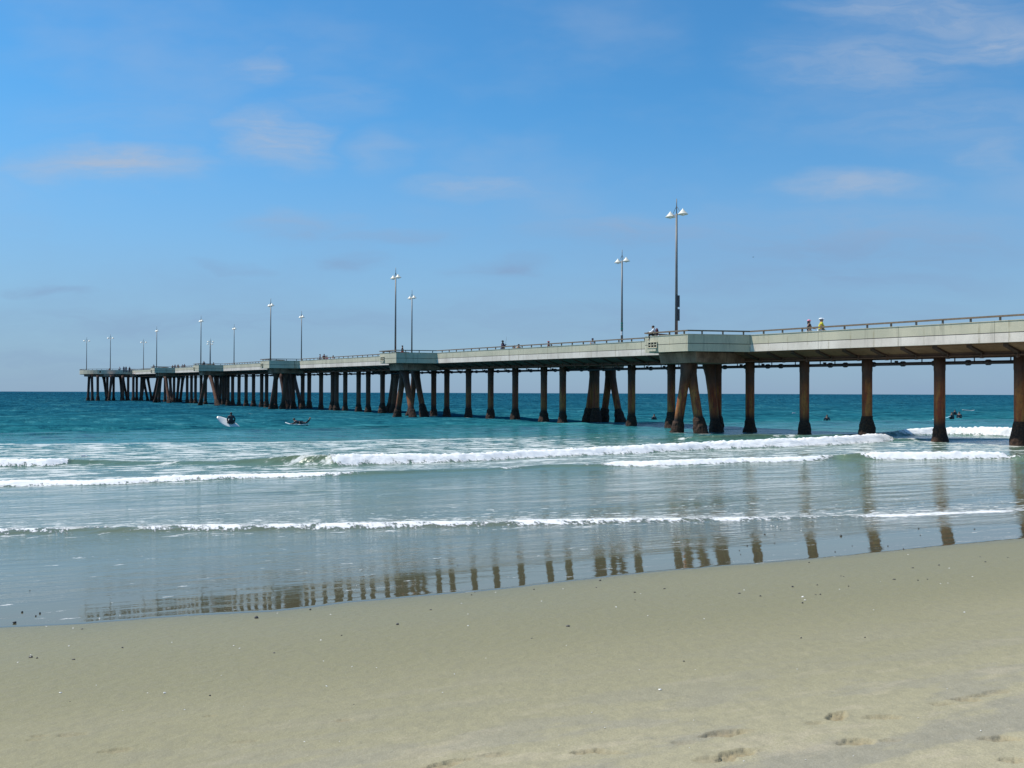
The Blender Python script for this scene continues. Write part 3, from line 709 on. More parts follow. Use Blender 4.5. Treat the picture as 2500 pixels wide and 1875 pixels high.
# hammerhead caps under each bay
for side, bays in ((1, bayA), (-1, bayB)):
    for a0 in bays:
        T_ = top(a0); mb = MB()
        lo, hi = (1.6, 6.3)
        vs = []
        for (aa, bb, zz) in [(-2.1, lo, -1.17), (2.1, lo, -1.17), (2.1, hi, -1.17), (-2.1, hi, -1.17), (-2.0, lo, -1.95), (2.0, lo, -1.95), (2.0, hi-.15, -1.95), (-2.0, hi-.15, -1.95)]:
            vs.append((a0+aa, side*bb, T_+zz))
        mb.add(vs, [(0, 1, 2, 3), (7, 6, 5, 4), (0, 4, 5, 1), (1, 5, 6, 2), (2, 6, 7, 3), (3, 7, 4, 0)])
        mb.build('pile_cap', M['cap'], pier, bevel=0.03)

# railing: boards on short posts
posts = MB(); ind = 0
for side in (1, -1):
    ol = outline(side); mb = MB(); wall_run(mb, ol, side, 0.32, 0.23, 0.04, 0.20); ra = mb.build('railing', M['rail'], pier)
    mb = MB()
    for i in range(len(ol)-1):
        p, q = Vector(ol[i]), Vector(ol[i+1]); L = (q-p).length; n = max(1, round(L/1.75)); e = (q-p)/L
        nn = Vector((-e.y, e.x))*side
        for k in range(n):
            c = p + e*(L*(k+0.3)/n) - nn*0.08
            T_ = top(c.x)
            if side > 0 and ind < 88 and c.x > -6:
                m2 = MB(); m2.box((c.x, c.y, T_+0.13), .09, .08, .19, Vector((e.x, e.y, 0)), Vector((nn.x, nn.y, 0))); m2.build('rail_post', M['post'], ra); ind += 1
            else: mb.box((c.x, c.y, T_+0.13), .09, .08, .19, Vector((e.x, e.y, 0)), Vector((nn.x, nn.y, 0)))
    tag(mb.build('rail_post', M['post'], ra), kind='stuff')
# round platform at the seaward end
PC = (A_END+10.5, 0.0); PR = 15.0; TP = top(PC[0])
def ring(mb, r1, r2, z1, z2, n=64):
    vs = []
    for k in range(n):
        t = 2*math.pi*k/n; c, s = math.cos(t), math.sin(t)
        vs += [(PC[0]+r1*c, PC[1]+r1*s, z1), (PC[0]+r1*c, PC[1]+r1*s, z2), (PC[0]+r2*c, PC[1]+r2*s, z2), (PC[0]+r2*c, PC[1]+r2*s, z1)]
    fs = []
    for k in range(n):
        j = (k+1) % n
        for q in range(4): fs.append((k*4+q, k*4+(q+1) % 4, j*4+(q+1) % 4, j*4+q))
    mb.add(vs, fs)
def disc(mb, r, z1, z2, n=64):
    vs = [(PC[0]+r*math.cos(2*math.pi*k/n), PC[1]+r*math.sin(2*math.pi*k/n), z) for z in (z1, z2) for k in range(n)]
    mb.add(vs, [tuple(range(n)), tuple(range(2*n-1, n-1, -1))] + [(k, (k+1) % n, n+(k+1) % n, n+k) for k in range(n)])
mb = MB(); ring(mb, PR, PR-.25, TP, TP-1.16); plat = mb.build('end_platform', M['parapet'], pier)
mb = MB(); disc(mb, PR-.3, TP-.8, TP-1.15); disc(mb, PR-1.2, TP-1.16, TP-1.75); mb.build('platform_slab', M['cap'], plat)
mb = MB(); ring(mb, PR+.02, PR-.15, TP+.33, TP+.24); pr = mb.build('railing', M['rail'], plat)
mb = MB()
for k in range(56):
    t = 2*math.pi*k/56; mb.box((PC[0]+(PR-.07)*math.cos(t), PC[1]+(PR-.07)*math.sin(t), TP+.12), .09, .09, .25)
tag(mb.build('rail_post', M['post'], pr), kind='stuff')
def plat_ab(x, Z):
    X = (x-1250)/F*Z; d = Vector((X-O.x, Z-O.y, 0)); return d.dot(D), d.dot(B)
for i, (xt, xf, Z_) in enumerate([(217.6,215,290),(224,226,284),(238.4,239,283),(253,261,300),(262,262,285),(273,266,281),(277.5,277.5,296),(294,298,296),(299,311,304),
                                  (313,313,285),(300,300,283),(325.6,325.6,282),(334,334,290),(346,344,284),(349,361,300),(360,371,304),(386,373,296),(353,345,292)]):
    a1, b1 = plat_ab(xt, Z_); a2, b2 = plat_ab(xf, Z_)
    make_pile(a1, b1, a2, b2, TP-1.6, 0.36, False, seed=300+i)
for (x, Z_, w) in [(219, 284.5, 1.0), (266, 282, 2.1), (330, 281, 2.0)]:
    a1, b1 = plat_ab(x, Z_); mb = MB(); mb.box((a1, b1, TP-1.55), w, 2.4, .75, Vector((-D.x, B.x, 0)).normalized() if False else Vector((.5045, .8634, 0)), Vector((.8634, -.5045, 0)))
    mb.build('pile_cap', M['cap'], plat)
a1, b1 = plat_ab(244, 279.6)
mb = MB(); mb.box((a1, b1, TP-.62), 1.0, .3, .5); mb.build('drain_opening', M['dark'], plat)
tag(pier, 'long grey concrete pier on rusty round piles with lookout bays', 'pier')

# ------------------------------------------------------------------ lamps on the pier
def make_lamp():
    root = empty('street_lamp')
    mb = MB(); mb.tube([(0, 0, 0), (0, 0, .35)], .17, 12); mb.build('base', M['pole'], root)
    mb = MB(); mb.tube([(0, 0, .3), (0, 0, 10.35)], [.125, .075], 12); mb.build('pole', M['pole'], root, True)
    mb = MB(); mb.tube([(0, 0, 10.3), (0, 0, 11.5)], [.042, .03], 8); mb.build('mast', M['pole'], root, True)
    for s in (1, -1):
        mb = MB(); mb.tube([(0, 0, 10.25), (s*.62, 0, 10.33)], .03, 6); mb.tube([(0, 0, 10.95), (s*.42, 0, 10.42)], .018, 6); arm = mb.build('arm', M['pole'], root)
        mb = MB(); mb.tube([(s*.74, 0, 10.63), (s*.74, 0, 10.55), (s*.74, 0, 10.30), (s*.74, 0, 10.22), (s*.74, 0, 10.18)], [.03, .08, .30, .39, .39], 18); mb.build('lamp_shade', M['shade'], root, False)
        mb = MB(); mb.ellipsoid((s*.74, 0, 10.17), .16, .16, .10); mb.build('lamp_glass', M['white'], root, True)
    return root
proto = make_lamp()
LH = 11.5
def deck_z(a): return top(a)-0.78
lamps = [ # photo x of foot, b or (depth), facing, label
 (1651, 5.2, 0, 'tallest near lamp post with dark sign panels, on the first lookout bay from the right'),
 (1518, -5.4, 0, 'lamp post with green and white stickers, behind the rail left of the nearest lookout bay'),
 (965, 5.2, 0, 'lamp post on the second lookout bay, beside the boy at the rail'),
 (1005, -5.4, 0, 'lamp post just right of the boy, on the far side of the deck'),
 (660, 5.2, 0, 'lamp post on the third lookout bay from the right'),
 (735.5, -5.4, 0, 'lamp post standing right of the third lookout bay, on the far rail'),
 (490, 5.2, 0, 'lamp post on the fourth lookout bay from the right, in front of the round platform'),
 (571, -5.4, 0, 'lamp post between the third and fourth lookout bays, on the far rail'),
 (382, 5.2, 0, 'lamp post on the farthest lookout bay, at the edge of the round platform'),
]
base_z = {}
for i, (x, b, f, lab) in enumerate(lamps):
    a = a_at(x, b); o = proto if i == 0 else copy_tree(proto)
    p = PP(a, b); o.location = (p.x, p.y, deck_z(a)-0.02); o.rotation_euler = (0, 0, math.atan2(D.y, D.x))
    k_ = 0.96 if b > 0 else 0.91; o.scale = (k_, k_, k_)
    tag(o, lab, 'street lamp', 'twin shade lamp posts along the pier')
    if i == 0: l0 = o
    if i == 1: l1 = o
for (x, Z_, rz, lab) in [(211, 300, 0.6, 'leftmost lamp post of all, at the outer edge of the round platform'),
                         (269, 284, -0.15, 'lamp post with widespread shades on the near rim of the round platform'),
                         (350, 308, 0.1, 'short looking lamp post at the back of the round platform'),
                         (512, 318, 0.3, 'lamp post with the lower pair of shades seen behind the fourth lookout bay'),
                         (513.5, 303, 0.2, 'lamp post with the higher pair of shades seen behind the fourth lookout bay')]:
    o = copy_tree(proto); o.location = ((x-1250)/F*Z_, Z_, TP-.8); o.rotation_euler = (0, 0, rz); o.scale = (.96,)*3
    tag(o, lab, 'street lamp', 'twin shade lamp posts along the pier')
# sign panels on the nearest posts
def sign_panel(par, z0, z1, off, name='sign_panel', w=.34, mat=None):
    mb = MB(); mb.box((off[0], off[1], (z0+z1)/2), .05, w, z1-z0); return mb.build(name, mat or M['sign'], par)
sign_panel(l0, 3.15, 4.05, (-.17, .0)); sign_panel(l0, 2.1, 3.0, (-.17, .0))
mb = MB(); mb.tube([(0, 0, 2.35), (0, 0, 2.75)], .126, 10); mb.build('sticker', M['white'], l1)
mb = MB(); mb.tube([(0, 0, 2.95), (0, 0, 3.15)], .128, 10); mb.tube([(0, 0, 3.3), (0, 0, 3.42)], .128, 10); mb.tube([(0, 0, 3.55), (0, 0, 3.7)], .128, 10); mb.build('sticker', M['green'], l1)

# ------------------------------------------------------------------ people
def skin_mesh(name, joints, bones, mat, parent, sub=2):
    """one continuous surface grown round a skeleton"""
    names = list(joints); me = bpy.data.meshes.new(name)
    me.from_pydata([joints[n][:3] for n in names], [(names.index(a), names.index(b)) for a, b in bones], [])
    o = bpy.data.objects.new(name, me); COL.objects.link(o)
    o.modifiers.new('s', 'SKIN'); sv = me.skin_vertices[0].data
    for i, n in enumerate(names):
        r = joints[n][3]; sv[i].radius = (r, r) if not isinstance(r, tuple) else r
    sv[0].use_root = True
    o.modifiers.new('d', 'SUBSURF').levels = sub; o.modifiers['d'].render_levels = sub
    dg = bpy.context.evaluated_depsgraph_get(); ne = bpy.data.meshes.new_from_object(o.evaluated_get(dg))
    bpy.data.objects.remove(o); ne.name = name; ne.materials.clear(); ne.materials.append(mat)
    ne.polygons.foreach_set('use_smooth', [True]*len(ne.polygons))
    q = bpy.data.objects.new(name, ne); COL.objects.link(q); q.parent = parent
    return q
POSES = {}
def pose(kind):
    # x = figure's left, y = backwards (faces -y), z = up, metres, hips height first
    if kind in ('stand', 'lean', 'rod'):
        j = dict(pelvis=(0, 0, .95, .145), belly=(0, 0, 1.1, .14), chest=(0, -.01, 1.30, .155), neck=(0, 0, 1.47, .062), skull=(0, -.01, 1.56, .085), crown=(0, .0, 1.66, .085), nose=(0, -.10, 1.575, .018))
        for s, n in ((1, 'L'), (-1, 'R')):
            j['sh'+n] = (s*.17, 0, 1.40, .06); j['hip'+n] = (s*.095, 0, .88, .095); j['kn'+n] = (s*.11, -.03, .48, .062); j['an'+n] = (s*.12, .01, .09, .042); j['to'+n] = (s*.13, -.15, .04, .035)
            if kind == 'stand': j['el'+n] = (s*.24, .03, 1.13, .045); j['wr'+n] = (s*.22, -.10, .92, .03)
            elif kind == 'lean': j['el'+n] = (s*.25, -.12, 1.18, .045); j['wr'+n] = (s*.14, -.33, 1.12, .03)
            else: j['el'+n] = (s*.24, -.08, 1.14, .045); j['wr'+n] = (s*.08, -.30, 1.22 - .1*s, .03)
            j['ha'+n] = (j['wr'+n][0]*.97, j['wr'+n][1]-.07, j['wr'+n][2]-.02, .028)
    elif kind == 'sit':
        j = dict(pelvis=(0, 0, .12, .15), belly=(0, -.03, .27, .14), chest=(0, -.10, .46, .15), neck=(0, -.14, .62, .06), skull=(0, -.19, .70, .085), crown=(0, -.17, .80, .085), nose=(0, -.29, .70, .018))
        for s, n in ((1, 'L'), (-1, 'R')):
            j['sh'+n] = (s*.17, -.12, .56, .06); j['hip'+n] = (s*.1, -.05, .12, .095); j['kn'+n] = (s*.14, -.45, .24, .062); j['an'+n] = (s*.13, -.42, -.16, .042); j['to'+n] = (s*.13, -.56, -.22, .035)
            j['el'+n] = (s*.24, -.26, .36, .045); j['wr'+n] = (s*.10, -.44, .36, .03); j['ha'+n] = (s*.06, -.51, .36, .028)
    elif kind == 'straddle':
        j = dict(pelvis=(0, 0, .12, .15), belly=(0, 0, .27, .14), chest=(0, -.02, .47, .155), neck=(0, -.02, .64, .06), skull=(0, -.03, .73, .085), crown=(0, -.02, .83, .085), nose=(0, -.13, .74, .018))
        for s, n in ((1, 'L'), (-1, 'R')):
            j['sh'+n] = (s*.17, -.02, .57, .06); j['hip'+n] = (s*.12, -.03, .10, .095); j['kn'+n] = (s*.33, -.25, -.06, .062); j['an'+n] = (s*.34, -.2, -.45, .042); j['to'+n] = (s*.34, -.33, -.5, .035)
            j['el'+n] = (s*.30, .03, .34, .045); j['wr'+n] = (s*.27, -.06, .10, .03); j['ha'+n] = (s*.26, -.1, .04, .028)
    elif kind == 'prone':
        j = dict(pelvis=(0, 0, .15, .13), belly=(0, -.18, .15, .12), chest=(0, -.38, .21, .14), neck=(0, -.52, .32, .06), skull=(0, -.58, .38, .085), crown=(0, -.58, .48, .08), nose=(0, -.68, .39, .018))
        for s, n in ((1, 'L'), (-1, 'R')):
            j['sh'+n] = (s*.18, -.42, .26, .06); j['hip'+n] = (s*.09, .08, .14, .09); j['kn'+n] = (s*.12, .52, .12, .062); j['an'+n] = (s*.13, .80, .42, .042); j['to'+n] = (s*.12, .84, .60, .035)
            j['el'+n] = (s*.26, -.52, .08, .045); j['wr'+n] = (s*.2, -.72, .05, .03); j['ha'+n] = (s*.18, -.80, .05, .028)
    return j
BONES = [('pelvis', 'belly'), ('belly', 'chest'), ('chest', 'neck'), ('neck', 'skull'), ('skull', 'crown'), ('skull', 'nose')]
for n in 'LR': BONES += [('chest', 'sh'+n), ('sh'+n, 'el'+n), ('el'+n, 'wr'+n), ('wr'+n, 'ha'+n), ('pelvis', 'hip'+n), ('hip'+n, 'kn'+n), ('kn'+n, 'an'+n), ('an'+n, 'to'+n)]
def sub_skel(j, keep, bones, grow):
    jj = {k: (*j[k][:3], j[k][3]*1.0+grow) for k in keep}
    return jj, [b for b in bones if b[0] in keep and b[1] in keep]
def fingers(mb, j):
    for n, s in (('L', 1), ('R', -1)):
        w = Vector(j['wr'+n][:3]); h = Vector(j['ha'+n][:3]); d = (h-w).normalized(); side = d.cross(Vector((0, 0, 1)))
        if side.length < .1: side = Vector((1, 0, 0))
        side.normalize(); dn = d.cross(side)
        for k, L in ((-1.5, .055), (-.5, .07), (.5, .075), (1.5, .065)):
            b = h + side*(k*.015) + d*.015; mb.tube([b, b+d*L*.6, b+d*L*.9+dn*.02], [.009, .009, .007], 5)
        b = h + side*(-2.2*s*.012); mb.tube([b-d*.02, b+side*(-s*.02)+d*.02, b+side*(-s*.018)+d*.045], [.011, .010, .008], 5)
pc = {}
def person(kind, skin, shirt, pants, hat=None, hatkind=None, label='', group=None, backpack=None, long_sleeve=False, hairlen=0, suit=None):
    key = (kind, skin, shirt, pants, hat, hatkind, backpack, long_sleeve, hairlen, suit)
    if key in pc: root = copy_tree(pc[key])
    else:
        root = empty('person'); j = pose(kind)
        body = skin_mesh('body', j, BONES, M[skin], root, 2)
        # fingers and ears belong to the one body mesh
        mb = MB(); fingers(mb, j); sk = Vector(j['skull'][:3])
        for s in (1, -1): mb.ellipsoid(sk+Vector((s*.082, .012, .02)), .014, .022, .032, 6, 5)
        tmp = bmesh.new(); tmp.from_mesh(body.data); off = len(tmp.verts); vs = [tmp.verts.new(v) for v in mb.v]
        for f in mb.f:
            try: tmp.faces.new([vs[i] for i in f])
            except ValueError: pass
        tmp.to_mesh(body.data); tmp.free()
        top_keep = ['belly', 'chest', 'shL', 'shR', 'elL', 'elR', 'pelvis'] + (['wrL', 'wrR'] if long_sleeve or suit else [])
        jj, bb = sub_skel(j, top_keep, BONES, .022)
        if not (long_sleeve or suit):
            for n in 'LR':
                e = Vector(j['el'+n][:3]); s_0 = Vector(j['sh'+n][:3]); q = s_0.lerp(e, .6); jj['el'+n] = (*q, .07)
        skin_mesh('wetsuit' if suit else 'shirt', jj, bb, M[suit or shirt], root, 2)
        jj, bb = sub_skel(j, ['pelvis', 'hipL', 'hipR', 'knL', 'knR'] + (['anL', 'anR'] if (suit or pants not in ('cap_white', 'red')) else []), BONES, .018)
        skin_mesh('trousers' if not suit else 'wetsuit_leg', jj, bb, M[suit or pants], root, 2)
        cr = sk + Vector((0, .02, .055))
        mb = MB(); mb.ellipsoid(cr, .098, .108, .098, 12, 7, -.15)
        if hairlen: mb.ellipsoid(cr+Vector((0, .06, -.09)), .08, .05, .13, 10, 7)
        mb.build('hair', M['hair'], root, True)
        mb = MB()
        for s in (1, -1): mb.ellipsoid(sk+Vector((s*.033, -.078, .028)), .012, .008, .009, 6, 5)
        mb.build('eyes', M['hair'], body, True)
        mb = MB(); mb.ellipsoid(sk+Vector((0, -.075, -.035)), .022, .01, .006, 6, 5); mb.build('mouth', M['maroon'], body, True)
        if hat:
            mb = MB(); mb.ellipsoid(cr+Vector((0, 0, .02)), .115, .125, .105, 14, 7, .0)
            if hatkind == 'brim': mb.tube([cr+Vector((0, 0, .022)), cr+Vector((0, 0, .01))], [.13, .22], 16)
            else: mb.tube([cr+Vector((0, -.09, .045)), cr+Vector((0, -.11, .025))], [.05, .085], 12)
            mb.build('hat', M[hat], root, True)
        if backpack:
            mb = MB(); c = Vector(j['chest'][:3]); mb.ellipsoid(c+Vector((0, .20, -.10)), .17, .13, .30, 12, 9)
            mb.build('backpack', M[backpack], root, True)
        pc[key] = root
        POSES[key] = root
    tag(root, label, 'person', group)
    return root
def put(o, a, b, z, face):   # face: world heading the figure looks to (radians from +y, clockwise)
    p = PP(a, b); o.location = (p.x, p.y, z); o.rotation_euler = (0, 0, math.pi - face)
def on_deck(o, x, b, face, dz=0, sc=1.0):
    a = a_at(x, b); put(o, a, b, top(a)-0.78+dz, face); o.scale = (sc,)*3
G = 'people on the pier deck'
TOCAM = math.pi
o = person('lean', 'skin', 'black', 'cap_white', 'pink', 'peak', 'person in pink cap and black vest walking right along the rail', G, hairlen=1); on_deck(o, 1975, 2.1, R(95), sc=.97)
o = person('stand', 'skin', 'yellow', 'cap_white', 'cap_white', 'peak', 'person in bright yellow shirt and white cap at the rail', G); on_deck(o, 2005, 2.1, R(100), sc=1.0); o.scale = (1.18, 1.3, 1.0)
o = person('sit', 'skin', 'cap_white', 'black', None, None, 'seated person with dark backpack on the nearest lookout bay corner', G, backpack='maroon', long_sleeve=True)
a3 = a_at(1600, 6.9); put(o, a3, 6.9, top(a3)-0.02, R(-75))
o = person('lean', 'skin', 'cap_white', 'navy', 'navy', 'peak', 'person in white shirt, only head over the rail, left of the stickered lamp post', G); on_deck(o, 1446.5, 1.9, TOCAM, -.20, .93)
p5 = person('rod', 'skin', 'maroon', 'navy', 'red', 'peak', 'person in red brown cap pointing a fishing rod to the right', G); on_deck(p5, 1339, 2.0, R(80), -.25, .95)
p6 = person('rod', 'skin_dark', 'purple', 'navy', 'black', 'brim', 'person in wide brimmed dark hat with an upright fishing rod', G, long_sleeve=True); on_deck(p6, 1227, 2.0, R(60), 0, 1.03)
o = person('stand', 'skin', 'cap_white', 'navy', 'black', 'peak', 'white shirted person seen head only over the rail, left one of a close pair', G); on_deck(o, 1256, 1.6, TOCAM, -.42, .95)
o = person('stand', 'skin', 'orange', 'navy', 'black', 'peak', 'person in pale orange shirt, right one of the close low pair at the rail', G); on_deck(o, 1266, 2.1, TOCAM, -.36, .95)
o = person('stand', 'skin', 'black', 'red', None, None, 'boy in dark top and red shorts standing on the second lookout bay', G); on_deck(o, 982, 5.6, R(75), 0, 1.0)
for (x, b, kind, sh, pa, hat, hk, f, dz, lab) in [
    (781, 2, 'stand', 'greyc', 'navy', None, None, 90, 0, 'person in grey shirt, leftmost of four right of the third lookout bay'),
    (791, 2, 'lean', 'maroon', 'orange', None, None, 180, -.02, 'person in dark maroon top among four right of the third lookout bay'),
    (797.5, 2, 'stand', 'pink', 'navy', None, None, 200, -.28, 'smaller person in pale pink beside the one in maroon'),
    (813, 2, 'stand', 'cap_white', 'navy', None, None, 200, -.32, 'person in white top sitting apart, rightmost of four by the rail'),
    (497.5, 4.5, 'stand', 'navy', 'navy', None, None, 170, .05, 'tall dark figure on the fourth lookout bay'),
    (521, 2, 'lean', 'black', 'navy', None, None, 90, -.1, 'dark figure bending right of the lamp posts on the fourth lookout bay'),
    (375, 5, 'stand', 'greyc', 'navy', None, None, 180, .1, 'lone figure at the left corner of the farthest lookout bay'),
    (421, 2, 'stand', 'black', 'navy', None, None, 180, -.1, 'dark figure at the right end of the farthest lookout bay'),
    (427, 2, 'lean', 'navy', 'navy', None, None, 180, 0, 'dark blue figure right of the farthest lookout bay'),
    (434.5, 2, 'stand', 'maroon', 'navy', None, None, 150, 0, 'maroon figure right of the farthest lookout bay'),
    (445, 2, 'stand', 'greyc', 'navy', None, None, 180, -.1, 'grey figure, left one of a pair left of the fourth lookout bay'),
    (450, 2, 'stand', 'navy', 'navy', None, None, 180, -.05, 'dark figure, right one of a pair left of the fourth lookout bay')]:
    o = person(kind, 'skin', sh, pa, hat, hk, lab, G); on_deck(o, x, b, R(f), dz)
for (x, Z_, kind, sh, f, dz, lab) in [
    (266, 285, 'sit', 'maroon', 120, .5, 'maroon figure crouching at the lamp post on the round platform'),
    (292, 284, 'stand', 'cap_white', 180, 0, 'figure in white on the round platform rim'),
    (302, 283, 'stand', 'navy', 180, .1, 'navy figure, left one of three right of the figure in white'),
    (307.5, 283, 'stand', 'maroon', 180, .1, 'maroon figure, middle one of three on the round platform rim'),
    (316, 283, 'stand', 'black', 180, 0, 'black clad figure, right one of three on the round platform rim')]:
    o = person(kind, 'skin', sh, 'navy', None, None, lab, G); o.location = ((x-1250)/F*Z_, Z_, TP-.78+dz); o.rotation_euler = (0, 0, math.pi-R(f))
# fishing rods
def rod(p, q, lab):
    p, q = Vector(p), Vector(q); d = q-p; root = empty('fishing_rod', p)
    mb = MB(); mb.tube([(0, 0, 0), d*.25], .018, 6); mb.build('handle', M['hair'], root)
    mb = MB(); mb.tube([d*.25, d*.6, d], [.016, .012, .006], 6); mb.build('blank', M['post'], root)
    mb = MB(); mb.ellipsoid(d*.22+Vector((0, 0, -.05)), .04, .03, .04, 8, 6); mb.build('reel', M['pole'], root)
    tag(root, lab, 'fishing rod', 'fishing rods held over the rail')
l = p6.location; rod((l.x+.28, l.y-.25, l.z+1.2), (l.x+.40, l.y-.25, l.z+2.15), 'upright fishing rod held by the person in the wide dark hat')
l = p5.location; rod((l.x+.20, l.y-.05, l.z+1.12), (l.x+1.05, l.y-.3, l.z+1.30), 'level fishing rod pointing right from the person in the red brown cap')

# surfers and bathers
def surfboard(L, W, mat, lab, grp=None):
    root = empty('surfboard'); vs = []; n = 16; th = .035
    for i in range(n+1):
        t = i/n; y = -L/2+L*t; w = W/2*(math.sin(math.pi*min(1, max(0, t*.96+.02)))**.55); rk = .22*max(0, .35-t)**2*6+.08*max(0, t-.8)**2*6
        vs += [(-w, y, rk), (-w*.7, y, rk+th), (w*.7, y, rk+th), (w, y, rk), (w*.7, y, rk-th), (-w*.7, y, rk-th)]
    fs = []
    for i in range(n):
        for k in range(6): fs.append((i*6+k, i*6+(k+1) % 6, i*6+6+(k+1) % 6, i*6+6+k))
    fs += [tuple(range(6)), tuple(n*6+k for k in range(5, -1, -1))]
    mb = MB(); mb.add(vs, fs); mb.build('deck', mat, root, True)
    mb = MB(); mb.add([(0, L/2-.35, -.03), (0, L/2-.12, -.03), (0, L/2-.08, -.2), (.012, L/2-.35, -.03), (.012, L/2-.12, -.03), (.012, L/2-.08, -.2)], [(0, 1, 2), (5, 4, 3), (0, 3, 4, 1), (1, 4, 5, 2), (2, 5, 3, 0)]); mb.build('fin', M['sign'], root)
    return tag(root, lab, 'surfboard', grp)
def sea_h(p): return 0.0
p = on_sea(561, 1041.5)
sb = surfboard(2.1, .80, M['board'], 'white surfboard with its nose tipped up, under the sitting surfer on the left')
sb.rotation_mode = 'XYZ'
hd = Vector((-1, .10, 0)).normalized(); tilt = R(24)
yax = -(hd*math.cos(tilt)+UPZ*math.sin(tilt)); roll_ = R(44)
side = yax.cross(UPZ).normalized(); zax0 = side.cross(yax)
zax = (zax0*math.cos(roll_) + side*math.sin(roll_)*(1 if side.y < 0 else -1)).normalized(); xax = yax.cross(zax)
mw = Matrix((xax, yax, zax)).transposed().to_4x4(); mw.translation = p + Vector((-.10, 0, .26)); sb.matrix_world = mw
o = person('straddle', 'skin_dark', 'black', 'black', None, None, 'surfer in black wetsuit sitting up on a white board', 'surfers and bathers in the water', suit='wetsuit')
o.location = p + Vector((.12, -.05, .30)); o.rotation_euler = (0, 0, math.pi-R(-20))
p = on_sea(735, 1038)
sb = surfboard(2.1, .54, M['board'], 'white surfboard under the surfer lying down')
sb.location = p + Vector((-.32, 0, .06)); sb.rotation_euler = (0, 0, -R(94))
o = person('prone', 'skin', 'black', 'black', None, None, 'surfer lying face down on a board with feet raised', 'surfers and bathers in the water', suit='wetsuit')
o.location = p + Vector((-.05, 0, .08)); o.rotation_euler = (0, 0, -R(94))
for (x, y, dz, f, lab) in [(1597, 1024, -.14, 150, 'bather left of the nearest lookout bay legs, shoulders above the water'),
                          (2019, 1027, -.10, 200, 'bather between the second and third free piles from the nearest bay'),
                          (2331, 1013, -.02, 170, 'bather farthest out of three right of the third pile from the right edge'),
                          (2323.5, 1024, .10, 160, 'surfer sitting nearest to the pale blue board tip'),
                          (2342, 1020, .0, 230, 'bather on the right of the group of three')]:
    p = on_sea(x, y); o = person('straddle', 'skin', 'black', 'black', None, None, lab, 'surfers and bathers in the water', suit='wetsuit')
    o.location = p + Vector((0, 0, dz-.15)); o.rotation_euler = (0, 0, math.pi-R(f))
p = on_sea(2311, 1024); sb = surfboard(2.0, .52, M['board_blue'], 'pale blue surfboard tip showing right of a pile'); sb.location = p+Vector((-.5, .1, .1)); sb.rotation_euler = (R(-8), 0, R(80))
p = on_sea(2364, 1003.5); sb = surfboard(2.0, .5, M['board'], 'small white surfboard floating beyond the three bathers'); sb.location = p+Vector((0, 0, .1)); sb.rotation_euler = (R(5), 0, R(85))

# birds
def bird(white, lab, flying):
    root = empty('seagull' if white else 'bird'); mt = M['feather_w'] if white else M['feather_d']
    mb = MB(); mb.tube([(0, -.26, .02), (0, -.2, .06), (0, -.13, .05), (0, 0, .04), (0, .16, .02), (0, .26, .01)], [.012, .045, .05, .085, .05, .02], 10); mb.build('body', mt, root, True)
    if flying:
        for s in (1, -1):
            mb = MB(); mb.add([(s*.04, -.06, .06), (s*.32, -.10, .16), (s*.62, .02, .06), (s*.30, .06, .14), (s*.04, .08, .06), (s*.04, 0, .03), (s*.32, -.02, .12)], [(0, 1, 3, 4), (1, 2, 3), (5, 6, 1, 0), (6, 2, 1), (6, 3, 2), (5, 4, 3, 6)]); mb.build('wing', mt, root)
    else:
        mb = MB(); mb.ellipsoid((0, .04, .08), .08, .2, .05, 10, 6); mb.build('wing', M['greyc'], root, True)
    mb = MB(); mb.tube([(0, -.26, .03), (0, -.32, .02)], [.012, .004], 6); mb.build('beak', M['orange'], root)
    return tag(root, lab, 'bird')
o = bird(False, 'dark bird flying high right of the tallest lamp post', True); o.location = Vector((0, 0, CH)) + ray(1839, 628)*150; o.rotation_euler = (R(10), 0, R(-70)); o.scale = (.45,)*3
o = bird(True, 'white gull floating in the surf near the left edge', False); p = on_sea(205, 1126); o.location = p+Vector((0, 0, .18)); o.rotation_euler = (0, 0, R(80)); o.scale = (.6,)*3
o = bird(True, 'white gull resting on the sea left of a pile', False); p = on_sea(1938, 1010.5); o.location = p+Vector((0, 0, .08)); o.rotation_euler = (0, 0, R(80)); o.scale = (.9,)*3

